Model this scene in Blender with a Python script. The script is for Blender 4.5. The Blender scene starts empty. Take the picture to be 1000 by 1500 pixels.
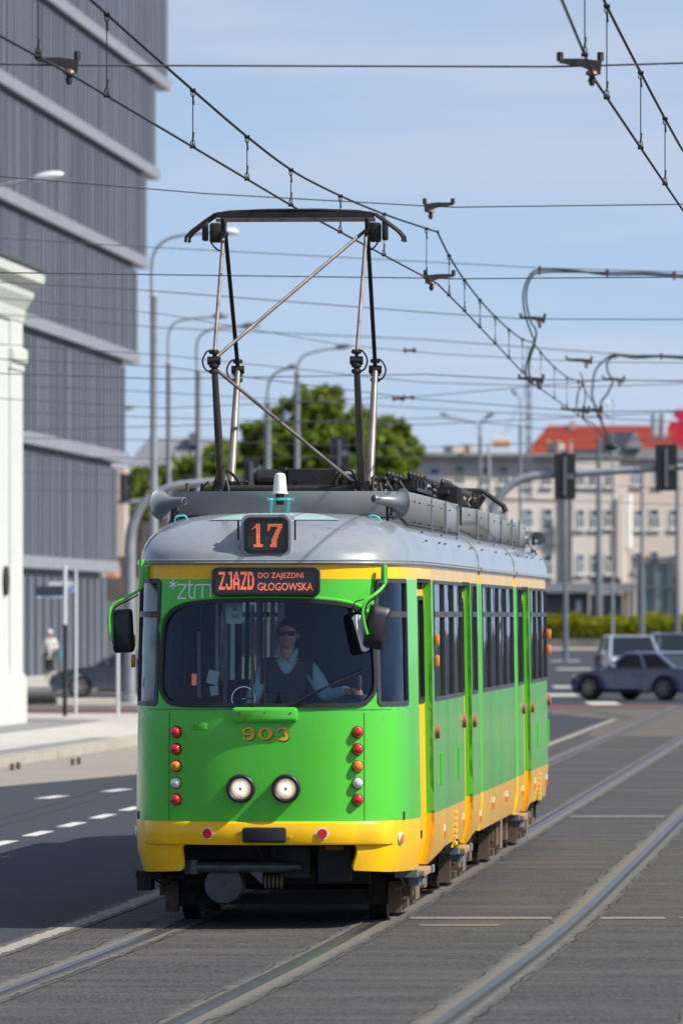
import bpy, bmesh, math, random
from mathutils import Vector, Matrix
from mathutils.geometry import delaunay_2d_cdt
R=math.radians; PI=math.pi
random.seed(7)
scene=bpy.context.scene
COL=scene.collection
# ------------------------------------------------------------------ camera frame used for measuring
F=11460.0; H=2.32; HY=902.0
def at(x,y,Y): return Vector(((x-500)*Y/F, Y, H+(HY-y)*Y/F))
def gx(x,Y): return (x-500)*Y/F
def gz(y,Y): return H+(HY-y)*Y/F
# ------------------------------------------------------------------ materials
MATS={}
def nodemat(name):
    m=bpy.data.materials.new(name); m.use_nodes=True
    nt=m.node_tree; b=nt.nodes['Principled BSDF']
    return m,nt,b
def mat(name,col,rough=.5,metal=0,var=.0,scale=8,bump=0,bscale=60,coat=0,emit=0,spec=.5,dirt=None,stretch=(1,1,1),dscale=2.0,damt=.5):
    """plain colour with noise variation, optional dirt colour mixed by noise, optional bump"""
    m,nt,b=nodemat(name); L=nt.links; N=nt.nodes
    b.inputs['Roughness'].default_value=rough; b.inputs['Metallic'].default_value=metal
    b.inputs['Specular IOR Level'].default_value=spec
    if coat: b.inputs['Coat Weight'].default_value=coat; b.inputs['Coat Roughness'].default_value=.04
    tc=N.new('ShaderNodeTexCoord'); mp=N.new('ShaderNodeMapping'); mp.inputs['Scale'].default_value=stretch
    L.new(tc.outputs['Object'],mp.inputs['Vector'])
    c=tuple(col)+(1,)
    out=None
    if var>0:
        n=N.new('ShaderNodeTexNoise'); n.inputs['Scale'].default_value=scale; n.inputs['Detail'].default_value=6
        L.new(mp.outputs[0],n.inputs['Vector'])
        r=N.new('ShaderNodeValToRGB'); r.color_ramp.elements[0].position=.3; r.color_ramp.elements[1].position=.7
        r.color_ramp.elements[0].color=tuple(v*(1-var) for v in col)+(1,)
        r.color_ramp.elements[1].color=tuple(min(1,v*(1+var)) for v in col)+(1,)
        L.new(n.outputs['Fac'],r.inputs[0]); out=r.outputs[0]
    if dirt:
        n2=N.new('ShaderNodeTexNoise'); n2.inputs['Scale'].default_value=dscale; n2.inputs['Detail'].default_value=8; n2.inputs['Roughness'].default_value=.65
        L.new(mp.outputs[0],n2.inputs['Vector'])
        r2=N.new('ShaderNodeValToRGB'); r2.color_ramp.elements[0].position=.45; r2.color_ramp.elements[1].position=.75
        r2.color_ramp.elements[0].color=(0,0,0,1); r2.color_ramp.elements[1].color=(damt,damt,damt,1)
        L.new(n2.outputs['Fac'],r2.inputs[0])
        mx=N.new('ShaderNodeMix'); mx.data_type='RGBA'
        L.new(r2.outputs[0],mx.inputs['Factor'])
        if out: L.new(out,mx.inputs['A'])
        else: mx.inputs['A'].default_value=c
        mx.inputs['B'].default_value=tuple(dirt)+(1,)
        out=mx.outputs['Result']
    if out: L.new(out,b.inputs['Base Color'])
    else: b.inputs['Base Color'].default_value=c
    if emit:
        b.inputs['Emission Color'].default_value=c; b.inputs['Emission Strength'].default_value=emit
    if bump:
        n3=N.new('ShaderNodeTexNoise'); n3.inputs['Scale'].default_value=bscale; n3.inputs['Detail'].default_value=4
        L.new(mp.outputs[0],n3.inputs['Vector'])
        bp=N.new('ShaderNodeBump'); bp.inputs['Strength'].default_value=bump; bp.inputs['Distance'].default_value=.01
        L.new(n3.outputs['Fac'],bp.inputs['Height']); L.new(bp.outputs[0],b.inputs['Normal'])
    MATS[name]=m
    return m
def glassmat(name,tint,refl=(1,1,1),ior=1.5,rough=.01,extra=0.0,wob=0):
    m=bpy.data.materials.new(name); m.use_nodes=True; nt=m.node_tree; N=nt.nodes; L=nt.links
    for n in list(N): N.remove(n)
    o=N.new('ShaderNodeOutputMaterial'); t=N.new('ShaderNodeBsdfTransparent'); t.inputs[0].default_value=tuple(tint)+(1,)
    g=N.new('ShaderNodeBsdfGlossy'); g.inputs['Color'].default_value=tuple(refl)+(1,); g.inputs['Roughness'].default_value=rough
    f=N.new('ShaderNodeFresnel'); f.inputs['IOR'].default_value=ior
    ad=N.new('ShaderNodeMath'); ad.operation='ADD'; ad.inputs[1].default_value=extra; ad.use_clamp=True
    L.new(f.outputs[0],ad.inputs[0])
    mx=N.new('ShaderNodeMixShader'); L.new(ad.outputs[0],mx.inputs[0]); L.new(t.outputs[0],mx.inputs[1]); L.new(g.outputs[0],mx.inputs[2])
    if wob:
        tc=N.new('ShaderNodeTexCoord'); n=N.new('ShaderNodeTexNoise'); n.inputs['Scale'].default_value=2.2; n.inputs['Detail'].default_value=2; L.new(tc.outputs['Object'],n.inputs['Vector'])
        bp=N.new('ShaderNodeBump'); bp.inputs['Strength'].default_value=wob; bp.inputs['Distance'].default_value=.03; L.new(n.outputs[0],bp.inputs['Height']); L.new(bp.outputs[0],g.inputs['Normal']); L.new(bp.outputs[0],f.inputs['Normal'])
    L.new(mx.outputs[0],o.inputs[0]); MATS[name]=m
    return m
# ------------------------------------------------------------------ mesh builder
class MB:
    def __init__(s): s.v=[]; s.f=[]; s.m=[]; s.uv={}
    def add(s,vs,fs,mi=0):
        o=len(s.v); s.v+= [tuple(p) for p in vs]; s.f+=[tuple(i+o for i in f) for f in fs]; s.m+=[mi]*len(fs); return s
    def quad(s,a,b,c,d,mi=0): return s.add([a,b,c,d],[(0,1,2,3)],mi)
    def box(s,c,d,mi=0,rz=0,bev=0,rx=0,ry=0):
        x,y,z=[k/2 for k in d]; M=Matrix.Translation(c)@Matrix.Rotation(rz,4,'Z')@Matrix.Rotation(rx,4,'X')@Matrix.Rotation(ry,4,'Y')
        if bev<=0:
            vs=[(-x,-y,-z),(x,-y,-z),(x,y,-z),(-x,y,-z),(-x,-y,z),(x,-y,z),(x,y,z),(-x,y,z)]
            fs=[(0,3,2,1),(4,5,6,7),(0,1,5,4),(1,2,6,5),(2,3,7,6),(3,0,4,7)]
            return s.add([M@Vector(p) for p in vs],fs,mi)
        bm=bmesh.new(); bmesh.ops.create_cube(bm,size=1)
        for v in bm.verts: v.co=Vector((v.co.x*d[0],v.co.y*d[1],v.co.z*d[2]))
        bmesh.ops.bevel(bm,geom=list(bm.edges),offset=bev,segments=2,profile=.5,affect='EDGES')
        for v in bm.verts: v.co=M@v.co
        bm.verts.index_update()
        s.add([v.co[:] for v in bm.verts],[[v.index for v in f.verts] for f in bm.faces],mi); bm.free(); return s
    def bb(s,x0,x1,y0,y1,z0,z1,mi=0,bev=0): return s.box(((x0+x1)/2,(y0+y1)/2,(z0+z1)/2),(abs(x1-x0),abs(y1-y0),abs(z1-z0)),mi,0,bev)
    def tube(s,pts,r,n=8,mi=0,cap=True,closed=False):
        pts=[Vector(p) for p in pts]; k=len(pts)
        rs=r if isinstance(r,(list,tuple)) else [r]*k
        vs=[];prev=None
        for i,p in enumerate(pts):
            if closed: d=pts[(i+1)%k]-pts[i-1]
            else: d=pts[min(i+1,k-1)]-pts[max(i-1,0)]
            if d.length<1e-9: d=Vector((0,0,1))
            d.normalize()
            if prev is None:
                u=d.orthogonal().normalized()
            else:
                u=prev-d*prev.dot(d)
                if u.length<1e-6: u=d.orthogonal()
                u.normalize()
            prev=u; w=d.cross(u)
            for j in range(n):
                a=2*PI*j/n; vs.append(p+(u*math.cos(a)+w*math.sin(a))*rs[i])
        fs=[]
        for i in range(k if closed else k-1):
            for j in range(n):
                a=i*n+j;b=i*n+(j+1)%n;i2=((i+1)%k)*n
                fs.append((a,b,i2+(j+1)%n,i2+j))
        if cap and not closed: fs+= [tuple(range(n))[::-1],tuple((k-1)*n+j for j in range(n))]
        return s.add(vs,fs,mi)
    def lathe(s,c,axis,prof,n=20,mi=0):
        """prof: list of (distance along axis, radius)"""
        ax=Vector(axis).normalized(); u=ax.orthogonal().normalized(); w=ax.cross(u); c=Vector(c); vs=[];fs=[]
        for d,r in prof:
            for j in range(n):
                a=2*PI*j/n; vs.append(c+ax*d+(u*math.cos(a)+w*math.sin(a))*max(r,1e-4))
        for i in range(len(prof)-1):
            for j in range(n): fs.append((i*n+j,i*n+(j+1)%n,(i+1)*n+(j+1)%n,(i+1)*n+j))
        fs.append(tuple((len(prof)-1)*n+j for j in range(n))); fs.append(tuple(range(n))[::-1])
        return s.add(vs,fs,mi)
    def prism(s,poly,y0,y1,mi=0,axis='y'):
        """poly of (x,z) extruded along y (or (y,z) along x, (x,y) along z)"""
        n=len(poly)
        def P(a,b,t): return (a,t,b) if axis=='y' else ((t,a,b) if axis=='x' else (a,b,t))
        vs=[P(a,b,y0) for a,b in poly]+[P(a,b,y1) for a,b in poly]
        fs=[tuple(range(n)),tuple(range(n,2*n))[::-1]]+[(i,(i+1)%n+0,n+(i+1)%n,n+i) for i in range(n)]
        return s.add(vs,fs,mi)
    def sphere(s,c,r,n=12,m=8,mi=0,sc=(1,1,1)):
        vs=[];fs=[]
        for i in range(m+1):
            t=PI*i/m
            for j in range(n):
                a=2*PI*j/n; vs.append((c[0]+r*sc[0]*math.sin(t)*math.cos(a),c[1]+r*sc[1]*math.sin(t)*math.sin(a),c[2]+r*sc[2]*math.cos(t)))
        for i in range(m):
            for j in range(n): fs.append((i*n+j,(i+1)*n+j,(i+1)*n+(j+1)%n,i*n+(j+1)%n))
        return s.add(vs,fs,mi)
    def build(s,name,mats,parent=None,smooth=False,sharp=40,weld=False,fixn=True):
        me=bpy.data.meshes.new(name); me.from_pydata(s.v,[],s.f)
        if not isinstance(mats,(list,tuple)): mats=[mats]
        for m in mats: me.materials.append(m)
        me.polygons.foreach_set('material_index',s.m)
        if fixn or weld:
            bm=bmesh.new(); bm.from_mesh(me)
            if weld: bmesh.ops.remove_doubles(bm,verts=bm.verts,dist=1e-4)
            if fixn: bmesh.ops.recalc_face_normals(bm,faces=bm.faces)
            bm.to_mesh(me); bm.free()
        o=bpy.data.objects.new(name,me); COL.objects.link(o)
        if smooth:
            me.polygons.foreach_set('use_smooth',[True]*len(me.polygons))
            try: me.set_sharp_from_angle(angle=R(sharp))
            except Exception: pass
        if parent: o.parent=parent
        return o
def build_each(m,name,mats,parent=None,smooth=False,sharp=40):
    """one object per item; items are separated by m.mark()"""
    out=[]
    cuts=getattr(m,'cuts',[])
    p=(0,0)
    for (a,b) in cuts:
        q=MB(); q.v=m.v[p[0]:a]; q.f=[tuple(i-p[0] for i in f) for f in m.f[p[1]:b]]; q.m=m.m[p[1]:b]; p=(a,b)
        out.append(q.build(name,mats,parent,smooth,sharp))
    return out
def mark(m):
    if not hasattr(m,'cuts'): m.cuts=[]
    m.cuts.append((len(m.v),len(m.f)))
def tag(o,label=None,cat=None,group=None,kind=None):
    if label: o['label']=label
    if cat: o['category']=cat
    if group: o['group']=group
    if kind: o['kind']=kind
    return o
def empty(name,loc=(0,0,0),rz=0):
    o=bpy.data.objects.new(name,None); COL.objects.link(o); o.location=loc; o.rotation_euler=(0,0,rz); o.empty_display_size=.2; return o
def copy_tree(o,parent=None):
    c=o.copy(); COL.objects.link(c); c.parent=parent
    for ch in list(o.children): copy_tree(ch,c)
    return c
def text_mesh(txt,w,h,offset=0.0,center=True):
    """returns verts (x,y), faces of flat text scaled to width w, height h (box fit)"""
    cu=bpy.data.curves.new('tmp_text','FONT'); cu.body=txt; cu.offset=offset; cu.resolution_u=3
    ob=bpy.data.objects.new('tmp_text',cu); COL.objects.link(ob)
    dg=bpy.context.evaluated_depsgraph_get(); me=bpy.data.meshes.new_from_object(ob.evaluated_get(dg))
    vs=[(v.co.x,v.co.y) for v in me.vertices]; fs=[tuple(p.vertices) for p in me.polygons]
    bpy.data.objects.remove(ob); bpy.data.meshes.remove(me); bpy.data.curves.remove(cu)
    x0=min(v[0] for v in vs);x1=max(v[0] for v in vs);y0=min(v[1] for v in vs);y1=max(v[1] for v in vs)
    return [((a-x0)/(x1-x0)*w-(w/2 if center else 0),(b-y0)/(y1-y0)*h-(h/2 if center else 0)) for a,b in vs],fs
def lerp(a,b,t): return a+(b-a)*t
def interp(tab,x):
    if x<=tab[0][0]: return tab[0][1]
    for (a,b),(c,d) in zip(tab,tab[1:]):
        if x<=c: return lerp(b,d,(x-a)/(c-a))
    return tab[-1][1]
def catmull(P,n=8,closed=False):
    P=[Vector(p) for p in P]; out=[]; k=len(P)
    for i in range(k if closed else k-1):
        p0=P[(i-1)%k] if closed else P[max(i-1,0)]; p1=P[i]; p2=P[(i+1)%k]; p3=P[(i+2)%k] if closed else P[min(i+2,k-1)]
        for j in range(n):
            t=j/n; out.append(.5*((2*p1)+(-p0+p2)*t+(2*p0-5*p1+4*p2-p3)*t*t+(-p0+3*p1-3*p2+p3)*t**3))
    if not closed: out.append(P[-1])
    return out
def inpoly(x,y,poly):
    c=False; n=len(poly); j=n-1
    for i in range(n):
        xi,yi=poly[i]; xj,yj=poly[j]
        if (yi>y)!=(yj>y) and x<(xj-xi)*(y-yi)/(yj-yi)+xi: c=not c
        j=i
    return c
def rrect(x0,x1,y0,y1,r,n=5):
    out=[]
    for cx,cy,a0 in ((x1-r,y1-r,0),(x0+r,y1-r,90),(x0+r,y0+r,180),(x1-r,y0+r,270)):
        for k in range(n+1):
            a=R(a0+90*k/n); out.append((cx+r*math.cos(a),cy+r*math.sin(a)))
    return out
def skin(name,outline,holes,mapf,step,matf,mats,parent,lines=(),thick=0,moff=0,smooth=True):
    """flat (a,z) region with holes, mapped to 3-D"""
    xs=[p[0] for p in outline]; ys=[p[1] for p in outline]
    V=[];E=[]
    def dens(a,b):
        n=max(1,int(math.hypot(b[0]-a[0],b[1]-a[1])/(step[0]*.9)))
        return [(lerp(a[0],b[0],k/n),lerp(a[1],b[1],k/n)) for k in range(n)]
    def loop(pl):
        pts=[]
        for i in range(len(pl)): pts+=dens(pl[i],pl[(i+1)%len(pl)])
        o=len(V); V.extend(pts); E.extend([(o+i,o+(i+1)%len(pts)) for i in range(len(pts))]); return pts
    loop(outline)
    for h in holes: loop(h)
    for a,b in lines:
        pts=dens(a,b)+[b]; o=len(V); V.extend(pts); E.extend([(o+i,o+i+1) for i in range(len(pts)-1)])
    nx=max(1,int((max(xs)-min(xs))/step[0])); ny=max(1,int((max(ys)-min(ys))/step[1]))
    for i in range(nx+1):
        for j in range(ny+1):
            p=(min(xs)+(max(xs)-min(xs))*i/nx+1e-4, min(ys)+(max(ys)-min(ys))*j/ny+1e-4)
            if inpoly(*p,outline) and not any(inpoly(*p,h) for h in holes): V.append(p)
    r=delaunay_2d_cdt([Vector(v) for v in V],E,[],0,1e-5)
    vv=r[0]; ff=[]
    mi=[]
    for f in r[2]:
        cx=sum(vv[i].x for i in f)/len(f); cy=sum(vv[i].y for i in f)/len(f)
        if not inpoly(cx,cy,outline) or any(inpoly(cx,cy,h) for h in holes): continue
        ff.append(f); mi.append(matf(cx,cy))
    b=MB(); used=sorted({i for f in ff for i in f}); idx={i:k for k,i in enumerate(used)}
    b.v=[tuple(mapf(vv[i].x,vv[i].y)) for i in used]; b.f=[tuple(idx[i] for i in f) for f in ff]; b.m=mi
    o=b.build(name,mats,parent,smooth=smooth,sharp=35,fixn=False)
    if thick:
        md=o.modifiers.new('thickness','SOLIDIFY'); md.thickness=thick; md.offset=-1; md.material_offset=moff; md.use_rim=True; md.material_offset_rim=0
        es=o.modifiers.new('edges','EDGE_SPLIT'); es.split_angle=R(40)
    return o
def band(bld,inner,outer,mapf,mi=0):
    """closed ring between two loops (same count) in flat space"""
    n=len(inner); vs=[mapf(*p) for p in inner]+[mapf(*p) for p in outer]
    bld.add(vs,[(i,(i+1)%n,n+(i+1)%n,n+i) for i in range(n)],mi)
# ------------------------------------------------------------------ paints
GREEN=mat('green_paint',(.078,.50,.035),.24,var=.05,scale=3,coat=.22,spec=.4,dirt=(.10,.40,.07),dscale=1.2,damt=.3,stretch=(1,1,.25),bump=.10,bscale=2.5)
YEL=mat('yellow_paint',(.92,.52,.004),.27,var=.05,scale=3,coat=.12,spec=.3,dirt=(.45,.24,.05),dscale=2.2,damt=.42,stretch=(1,1,.3))
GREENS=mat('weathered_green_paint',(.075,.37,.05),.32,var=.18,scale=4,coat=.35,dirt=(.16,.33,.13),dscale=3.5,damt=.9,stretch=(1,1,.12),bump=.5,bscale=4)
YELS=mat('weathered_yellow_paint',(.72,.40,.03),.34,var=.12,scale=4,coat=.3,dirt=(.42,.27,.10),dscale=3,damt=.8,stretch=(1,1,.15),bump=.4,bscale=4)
INNER=mat('interior_panel',(.30,.34,.36),.6,var=.1)
GREY=mat('grey_roof_paint',(.20,.225,.245),.33,metal=.0,var=.12,scale=2,coat=.55,dirt=(.30,.31,.31),dscale=1.8,damt=.8)
FAIR=mat('grey_fairing_paint',(.215,.225,.22),.4,var=.07,scale=3,dirt=(.2,.2,.2),dscale=2.5,damt=.4)
RUB=mat('black_rubber',(.012,.012,.014),.45,var=.2,scale=20)
BLKM=mat('black_metal',(.02,.019,.018),.5,metal=.3,var=.3,scale=12,dirt=(.06,.045,.035),damt=.6)
BROWN=mat('brake_dust_steel',(.10,.068,.045),.8,var=.35,scale=9,dirt=(.25,.19,.13),damt=.6)
DARK=mat('under_frame_dark',(.010,.010,.010),.7,var=.4,scale=8,dirt=(.026,.021,.017),damt=.6)
STEEL=mat('worn_steel_tube',(.19,.165,.15),.42,metal=.5,var=.3,scale=9,dirt=(.07,.045,.035),dscale=6,damt=.8)
FRAME=mat('window_frame_dark',(.035,.038,.042),.45,var=.1)
CHROME=mat('polished_metal',(.7,.7,.7),.12,metal=1)
TURQ=mat('turquoise_paint',(.10,.52,.50),.5,var=.15,scale=10)
WHITEP=mat('white_plastic',(.78,.76,.68),.35,var=.06)
LRED=mat('red_lens',(.55,.008,.012),.12,coat=1)
LAMB=mat('amber_lens',(.85,.20,.01),.12,coat=1)
LCLR=mat('clear_lens',(.70,.68,.66),.1,coat=1,metal=.2)
LHEAD=mat('lit_headlight',(.95,.62,.38),.15,coat=1,emit=.48,var=.3,scale=14)
WPAINT=mat('white_sign_paint',(.80,.84,.84),.4)
NYEL=mat('number_yellow',(.75,.45,.01),.35)
LED=mat('orange_leds',(.85,.17,.07),.5,emit=.5,var=.2,scale=220)
SCR=mat('display_screen',(.012,.016,.03),.25,coat=.5)
SCR2=mat('display_screen_olive',(.025,.026,.018),.3,coat=.4)
WGLASS=glassmat('windshield_glass',(.88,.93,.95),(.55,.72,1),1.45,.005,.0)
SGLASS=glassmat('side_window_glass',(.40,.43,.44),(.80,.84,.88),1.5,.06,.0,.35)
MIR=mat('mirror_glass',(.8,.85,.9),.02,metal=1)
WOODM=mat('worn_tan_plank',(.27,.175,.09),.7,var=.3,scale=20)
STRIPE=mat('reflective_white',(.8,.8,.76),.4)
CURT=mat('pale_blind',(.62,.62,.61),.6,var=.08,scale=2)

# ------------------------------------------------------------------ TRAM plan curve
TRAM0=Vector((-.565,57.8,0)); TS=.0696; TANG=math.atan(TS)
tram=empty('tram',TRAM0,-TANG)
tag(tram,'green and yellow articulated tram with grey roof, raised pantograph and number 903','tram')
W=1.105
def mkplan(pts,n=10):
    P=[p.to_2d() for p in catmull([(v,u,0) for v,u in pts],n)]
    A=[0]
    for a,b in zip(P,P[1:]): A.append(A[-1]+(b-a).length)
    return P,A
NP,NA=mkplan([(0,0),(.3,.015),(.5,.055),(.66,.12),(.78,.19),(.88,.29),(.95,.42),(1.0,.6),(1.035,.85),(1.055,1.1),(1.07,1.3),(1.078,1.6),(1.085,2.0),(1.10,2.7),(W,3.4),(W,4.2),(W,5.2),(W,6.4),(W,7.6),(W,8.8),(W,10)])
def a_of_v(v):
    for p,a,q,b in zip(NP,NA,NP[1:],NA[1:]):
        if q.x>=abs(v): return (a+(b-a)*(abs(v)-p.x)/max(q.x-p.x,1e-9))*(1 if v>=0 else -1)
def a_of_u(u,s=1):
    for p,a,q,b in zip(NP,NA,NP[1:],NA[1:]):
        if q.y>=u: return (a+(b-a)*(u-p.y)/max(q.y-p.y,1e-9))*s
def planpt(a):
    s=1 if a>=0 else -1; a=abs(a)
    import bisect
    i=min(max(bisect.bisect_right(NA,a)-1,0),len(NA)-2)
    t=(a-NA[i])/(NA[i+1]-NA[i]); p=NP[i].lerp(NP[i+1],t)
    def tn(k):
        k0=max(k-1,0);k1=min(k+1,len(NP)-1)
        if k==0: return Vector((1,0))
        return (NP[k1]-NP[k0]).normalized()
    d=tn(i).lerp(tn(i+1),t).normalized()
    n=Vector((d.y,-d.x))           # outward (to +v / -u)
    return Vector((p.x*s,p.y)),Vector((n.x*s,n.y))
def inset(z,nose):
    i=0
    if z>.9: i+=.030*(z-.9)/1.8
    if z<.66: i+=.055*((.66-z)/.26)**2
    if z>1.62: i+=.035*(z-1.62)*nose
    elif nose: i+=.012*nose*(1.62-z)
    return i
def front(a,z,off=0.0):
    p,n=planpt(a); ns=max(0,-n.y)
    q=p+n*(off-inset(z,ns)); return Vector((q.x,q.y,z))
def fv(v,z,off=0.0): return front(a_of_v(v),z,off)
def side(sgn,w=W):
    def f(u,z,off=0.0): return Vector((sgn*(w+off-inset(z,0)),u,z))
    return f
GB=.795; YB=2.592; EAVE=2.712
# ---- paint regions
def bandmat(a,z): return 1 if (z<GB or z>YB) else 0
aN=a_of_u(9.55)
def winshape():
    P=[(-.795,2.16),(-.80,1.98),(-.80,1.80),(-.765,1.715),(-.69,1.668),(-.5,1.658),(0,1.656),(.5,1.658),(.70,1.668),(.775,1.715),(.81,1.80),(.81,1.98),(.80,2.16),
       (.765,2.29),(.68,2.375),(.5,2.415),(.25,2.428),(0,2.432),(-.25,2.43),(-.5,2.418),(-.68,2.38),(-.77,2.29)]
    P=[p.to_2d()[:] for p in catmull([(a,b,0) for a,b in P],4,True)]
    return [(a_of_v(v),z) for v,z in P]
WS=winshape()
def shrink(poly,d):
    n=len(poly);out=[]
    ar=sum(poly[i][0]*poly[(i+1)%n][1]-poly[(i+1)%n][0]*poly[i][1] for i in range(n))
    sg=1 if ar>0 else -1
    for i in range(n):
        a=Vector(poly[i-1]);b=Vector(poly[(i+1)%n]); t=(b-a).normalized(); nn=Vector((-t.y,t.x))*sg
        p=Vector(poly[i])+nn*d; out.append((p.x,p.y))
    return out
sw0,sw1=a_of_v(.835),a_of_u(.76)
CABW=rrect(sw0,sw1,1.66,2.585,.035,4)
CABL=[(-a,z) for a,z in CABW][::-1]
d1=(a_of_u(1.34),a_of_u(2.66)); d2=(a_of_u(7.0),a_of_u(8.25))
dz0,dz1=.36,2.60
def rect(a,b,c,d): return [(a,c),(b,c),(b,d),(a,d)]
def mir(poly): return [(-a,z) for a,z in poly][::-1]
def ledge(x0,x1,n): 
    g=.05; w=(x1-x0-g*(n-1))/n
    return [(x0+i*(w+g),x0+i*(w+g)+w) for i in range(n)]
wz0,wz1=1.67,2.585
fw=[rect(a_of_u(a),a_of_u(b),wz0,wz1) for a,b in ledge(2.92,6.86,3)]+[rect(a_of_u(8.42),a_of_u(9.2),wz0,wz1)]
lw=[rect(a_of_u(a),a_of_u(b),wz0,wz1) for a,b in ledge(1.2,9.2,6)]
outl=[(-aN,.47),(-a_of_u(1.6),.42),(-a_of_v(.72),.42)]
# left corner skirt, centre cut-out, right corner skirt
cutl=a_of_v(-.637); cutr=a_of_v(.681)
outl=[(-aN,.46),(-a_of_u(4.5),.47),(-a_of_u(2.6),.42),(-a_of_u(1.2),.40),(-a_of_v(.93),.412),(cutl-.03,.425),(cutl-.008,.45),(cutl,.50),(cutl,.60),(cutl+.02,.625),
      (cutr-.02,.625),(cutr,.60),(cutr+.0,.55),(cutr-.012,.50),(cutr-.02,.45),(cutr-.01,.43),(a_of_v(.93),.415),(a_of_u(1.2),.40),(d1[0],.40),(d1[0],dz1),(d1[1],dz1),(d1[1],.40),
      (a_of_u(3.2),.43),(a_of_u(4.5),.49),(a_of_u(6.2),.50),(d2[0],.44),(d2[0],dz1),(d2[1],dz1),(d2[1],.40),(a_of_u(8.7),.46),(aN,.50),(aN,EAVE),(-aN,EAVE)]
sidea=a_of_u(2.66)
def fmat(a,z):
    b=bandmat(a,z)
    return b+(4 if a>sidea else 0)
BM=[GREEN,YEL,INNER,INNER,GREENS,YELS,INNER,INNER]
body=skin('front_body_section',outl,[WS,CABW,CABL]+fw+[mir(p) for p in lw],lambda a,z:front(a,z),(.075,.16),fmat,BM,tram,
     lines=[((-aN,GB),(aN,GB)),((-aN,YB),(aN,YB)),((sidea+.002,.40),(sidea+.002,EAVE))],thick=.03,moff=2)
# return faces (jambs) at doors
def jamb(par,fmap,a,z0,z1,depth=.07,hid=.0):
    m=MB()
    for c0,c1,mi in ((z0,GB,1),(GB,YB,0),(YB,z1,1)):
        if c1<=c0: continue
        K=6
        for k in range(K):
            za=lerp(c0,c1,k/K);zb=lerp(c0,c1,(k+1)/K)
            m.quad(fmap(a,za,-.002),fmap(a,za,-depth),fmap(a,zb,-depth),fmap(a,zb,-.002),mi)
    return m.build('door_jamb',[GREEN,YEL],par,fixn=False)
def window(par,fmap,poly,transom=2.33,two=True,gl=SGLASS,fr=.022,name='window',frm=FRAME,n=1):
    """dark frame standing 6 mm proud with glass behind; poly in flat space"""
    m=MB(); inn=shrink(poly,fr)
    dens=[];di=[]
    K=4
    for i in range(len(poly)):
        for k in range(K):
            t=k/K; j=(i+1)%len(poly)
            dens.append((lerp(poly[i][0],poly[j][0],t),lerp(poly[i][1],poly[j][1],t)))
            di.append((lerp(inn[i][0],inn[j][0],t),lerp(inn[i][1],inn[j][1],t)))
    o2=shrink(dens,-.012) if len(poly)>4 else [(a+(-.01 if a<sum(p[0] for p in poly)/len(poly) else .01),z+(-.01 if z<2.1 else .01)) for a,z in dens]
    N=len(dens)
    f=lambda off:(lambda a,z:fmap(a,z,off))
    vs=[f(.008)(*p) for p in o2]+[f(.008)(*p) for p in di]+[f(-.03)(*p) for p in di]+[f(.0)(*p) for p in o2]
    fs=[]
    for i in range(N):
        j=(i+1)%N
        fs+=[(i,j,N+j,N+i),(N+i,N+j,2*N+j,2*N+i),(3*N+i,3*N+j,j,i)]
    m.add(vs,fs,0)
    a0=min(p[0] for p in inn);a1=max(p[0] for p in inn);z0=min(p[1] for p in inn);z1=max(p[1] for p in inn)
    def bar(p,q,r,s):
        # bar box between a p..q, z r..s
        K=6
        for k in range(K):
            aa=lerp(p,q,k/K);ab=lerp(p,q,(k+1)/K)
            A=[fmap(aa,r,.010),fmap(ab,r,.010),fmap(ab,s,.010),fmap(aa,s,.010)]; B=[fmap(aa,r,-.03),fmap(ab,r,-.03),fmap(ab,s,-.03),fmap(aa,s,-.03)]
            m.add(A+B,[(0,1,2,3),(0,1,5,4),(3,2,6,7)],0)
    if transom: bar(a0,a1,transom-.022,transom+.022)
    w=m.build(name,[frm],par,fixn=False)
    g=MB(); K=8
    pa=inn
    # glass grid clipped to bounding box of the shrunk outline
    gg=skin('pane',shrink(poly,fr*.7) if len(poly)>4 else rect(a0,a1,z0,z1),[],lambda a,z:fmap(a,z,-.012),(.08,.3),lambda a,z:0,[gl],w if par==tram else par)
    return w
# windshield glass with rubber surround and centre bar
wr=MB(); n=len(WS); o1=shrink(WS,-.018); i1=shrink(WS,.014)
for A,B,oa,ob in ((o1,o1,0,.012),(o1,i1,.012,.012),(i1,i1,.012,-.03)):
    vs=[front(*p,oa) for p in A]+[front(*p,ob) for p in B]; wr.add(vs,[(i,(i+1)%n,n+(i+1)%n,n+i) for i in range(n)])
vv=[(0,z) for z in [1.67+.76*k/8 for k in range(9)]]
for k in range(8):
    wr.add([front(-.009,vv[k][1],.004),front(.009,vv[k][1],.004),front(.009,vv[k+1][1],.004),front(-.009,vv[k+1][1],.004)],[(0,1,2,3)])
wso=wr.build('windshield_seal',RUB,tram,smooth=True,fixn=False)
skin('windshield',i1,[],lambda a,z:front(a,z,-.006),(.06,.1),lambda a,z:0,[WGLASS],tram)
# green brow moulding over the windshield corners
br=MB()
for sg in (1,-1):
    path=[(sg*.835,2.0),(sg*.838,2.12),(sg*.825,2.24),(sg*.79,2.325),(sg*.72,2.385),(sg*.6,2.425),(sg*.4,2.448),(sg*.15,2.456),(0,2.457)]
    pp=catmull([(v,z,0) for v,z in path],5)
    br.tube([fv(p.x,p.y,-.004) for p in pp],[.004+.010*min(1,i/10) for i in range(len(pp))],8)
br.build('brow_moulding',GREEN,tram,smooth=True,fixn=False)
wl=window(tram,front,CABL,2.33); 
wrr=window(tram,front,CABW,2.33,gl=WGLASS)
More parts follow.
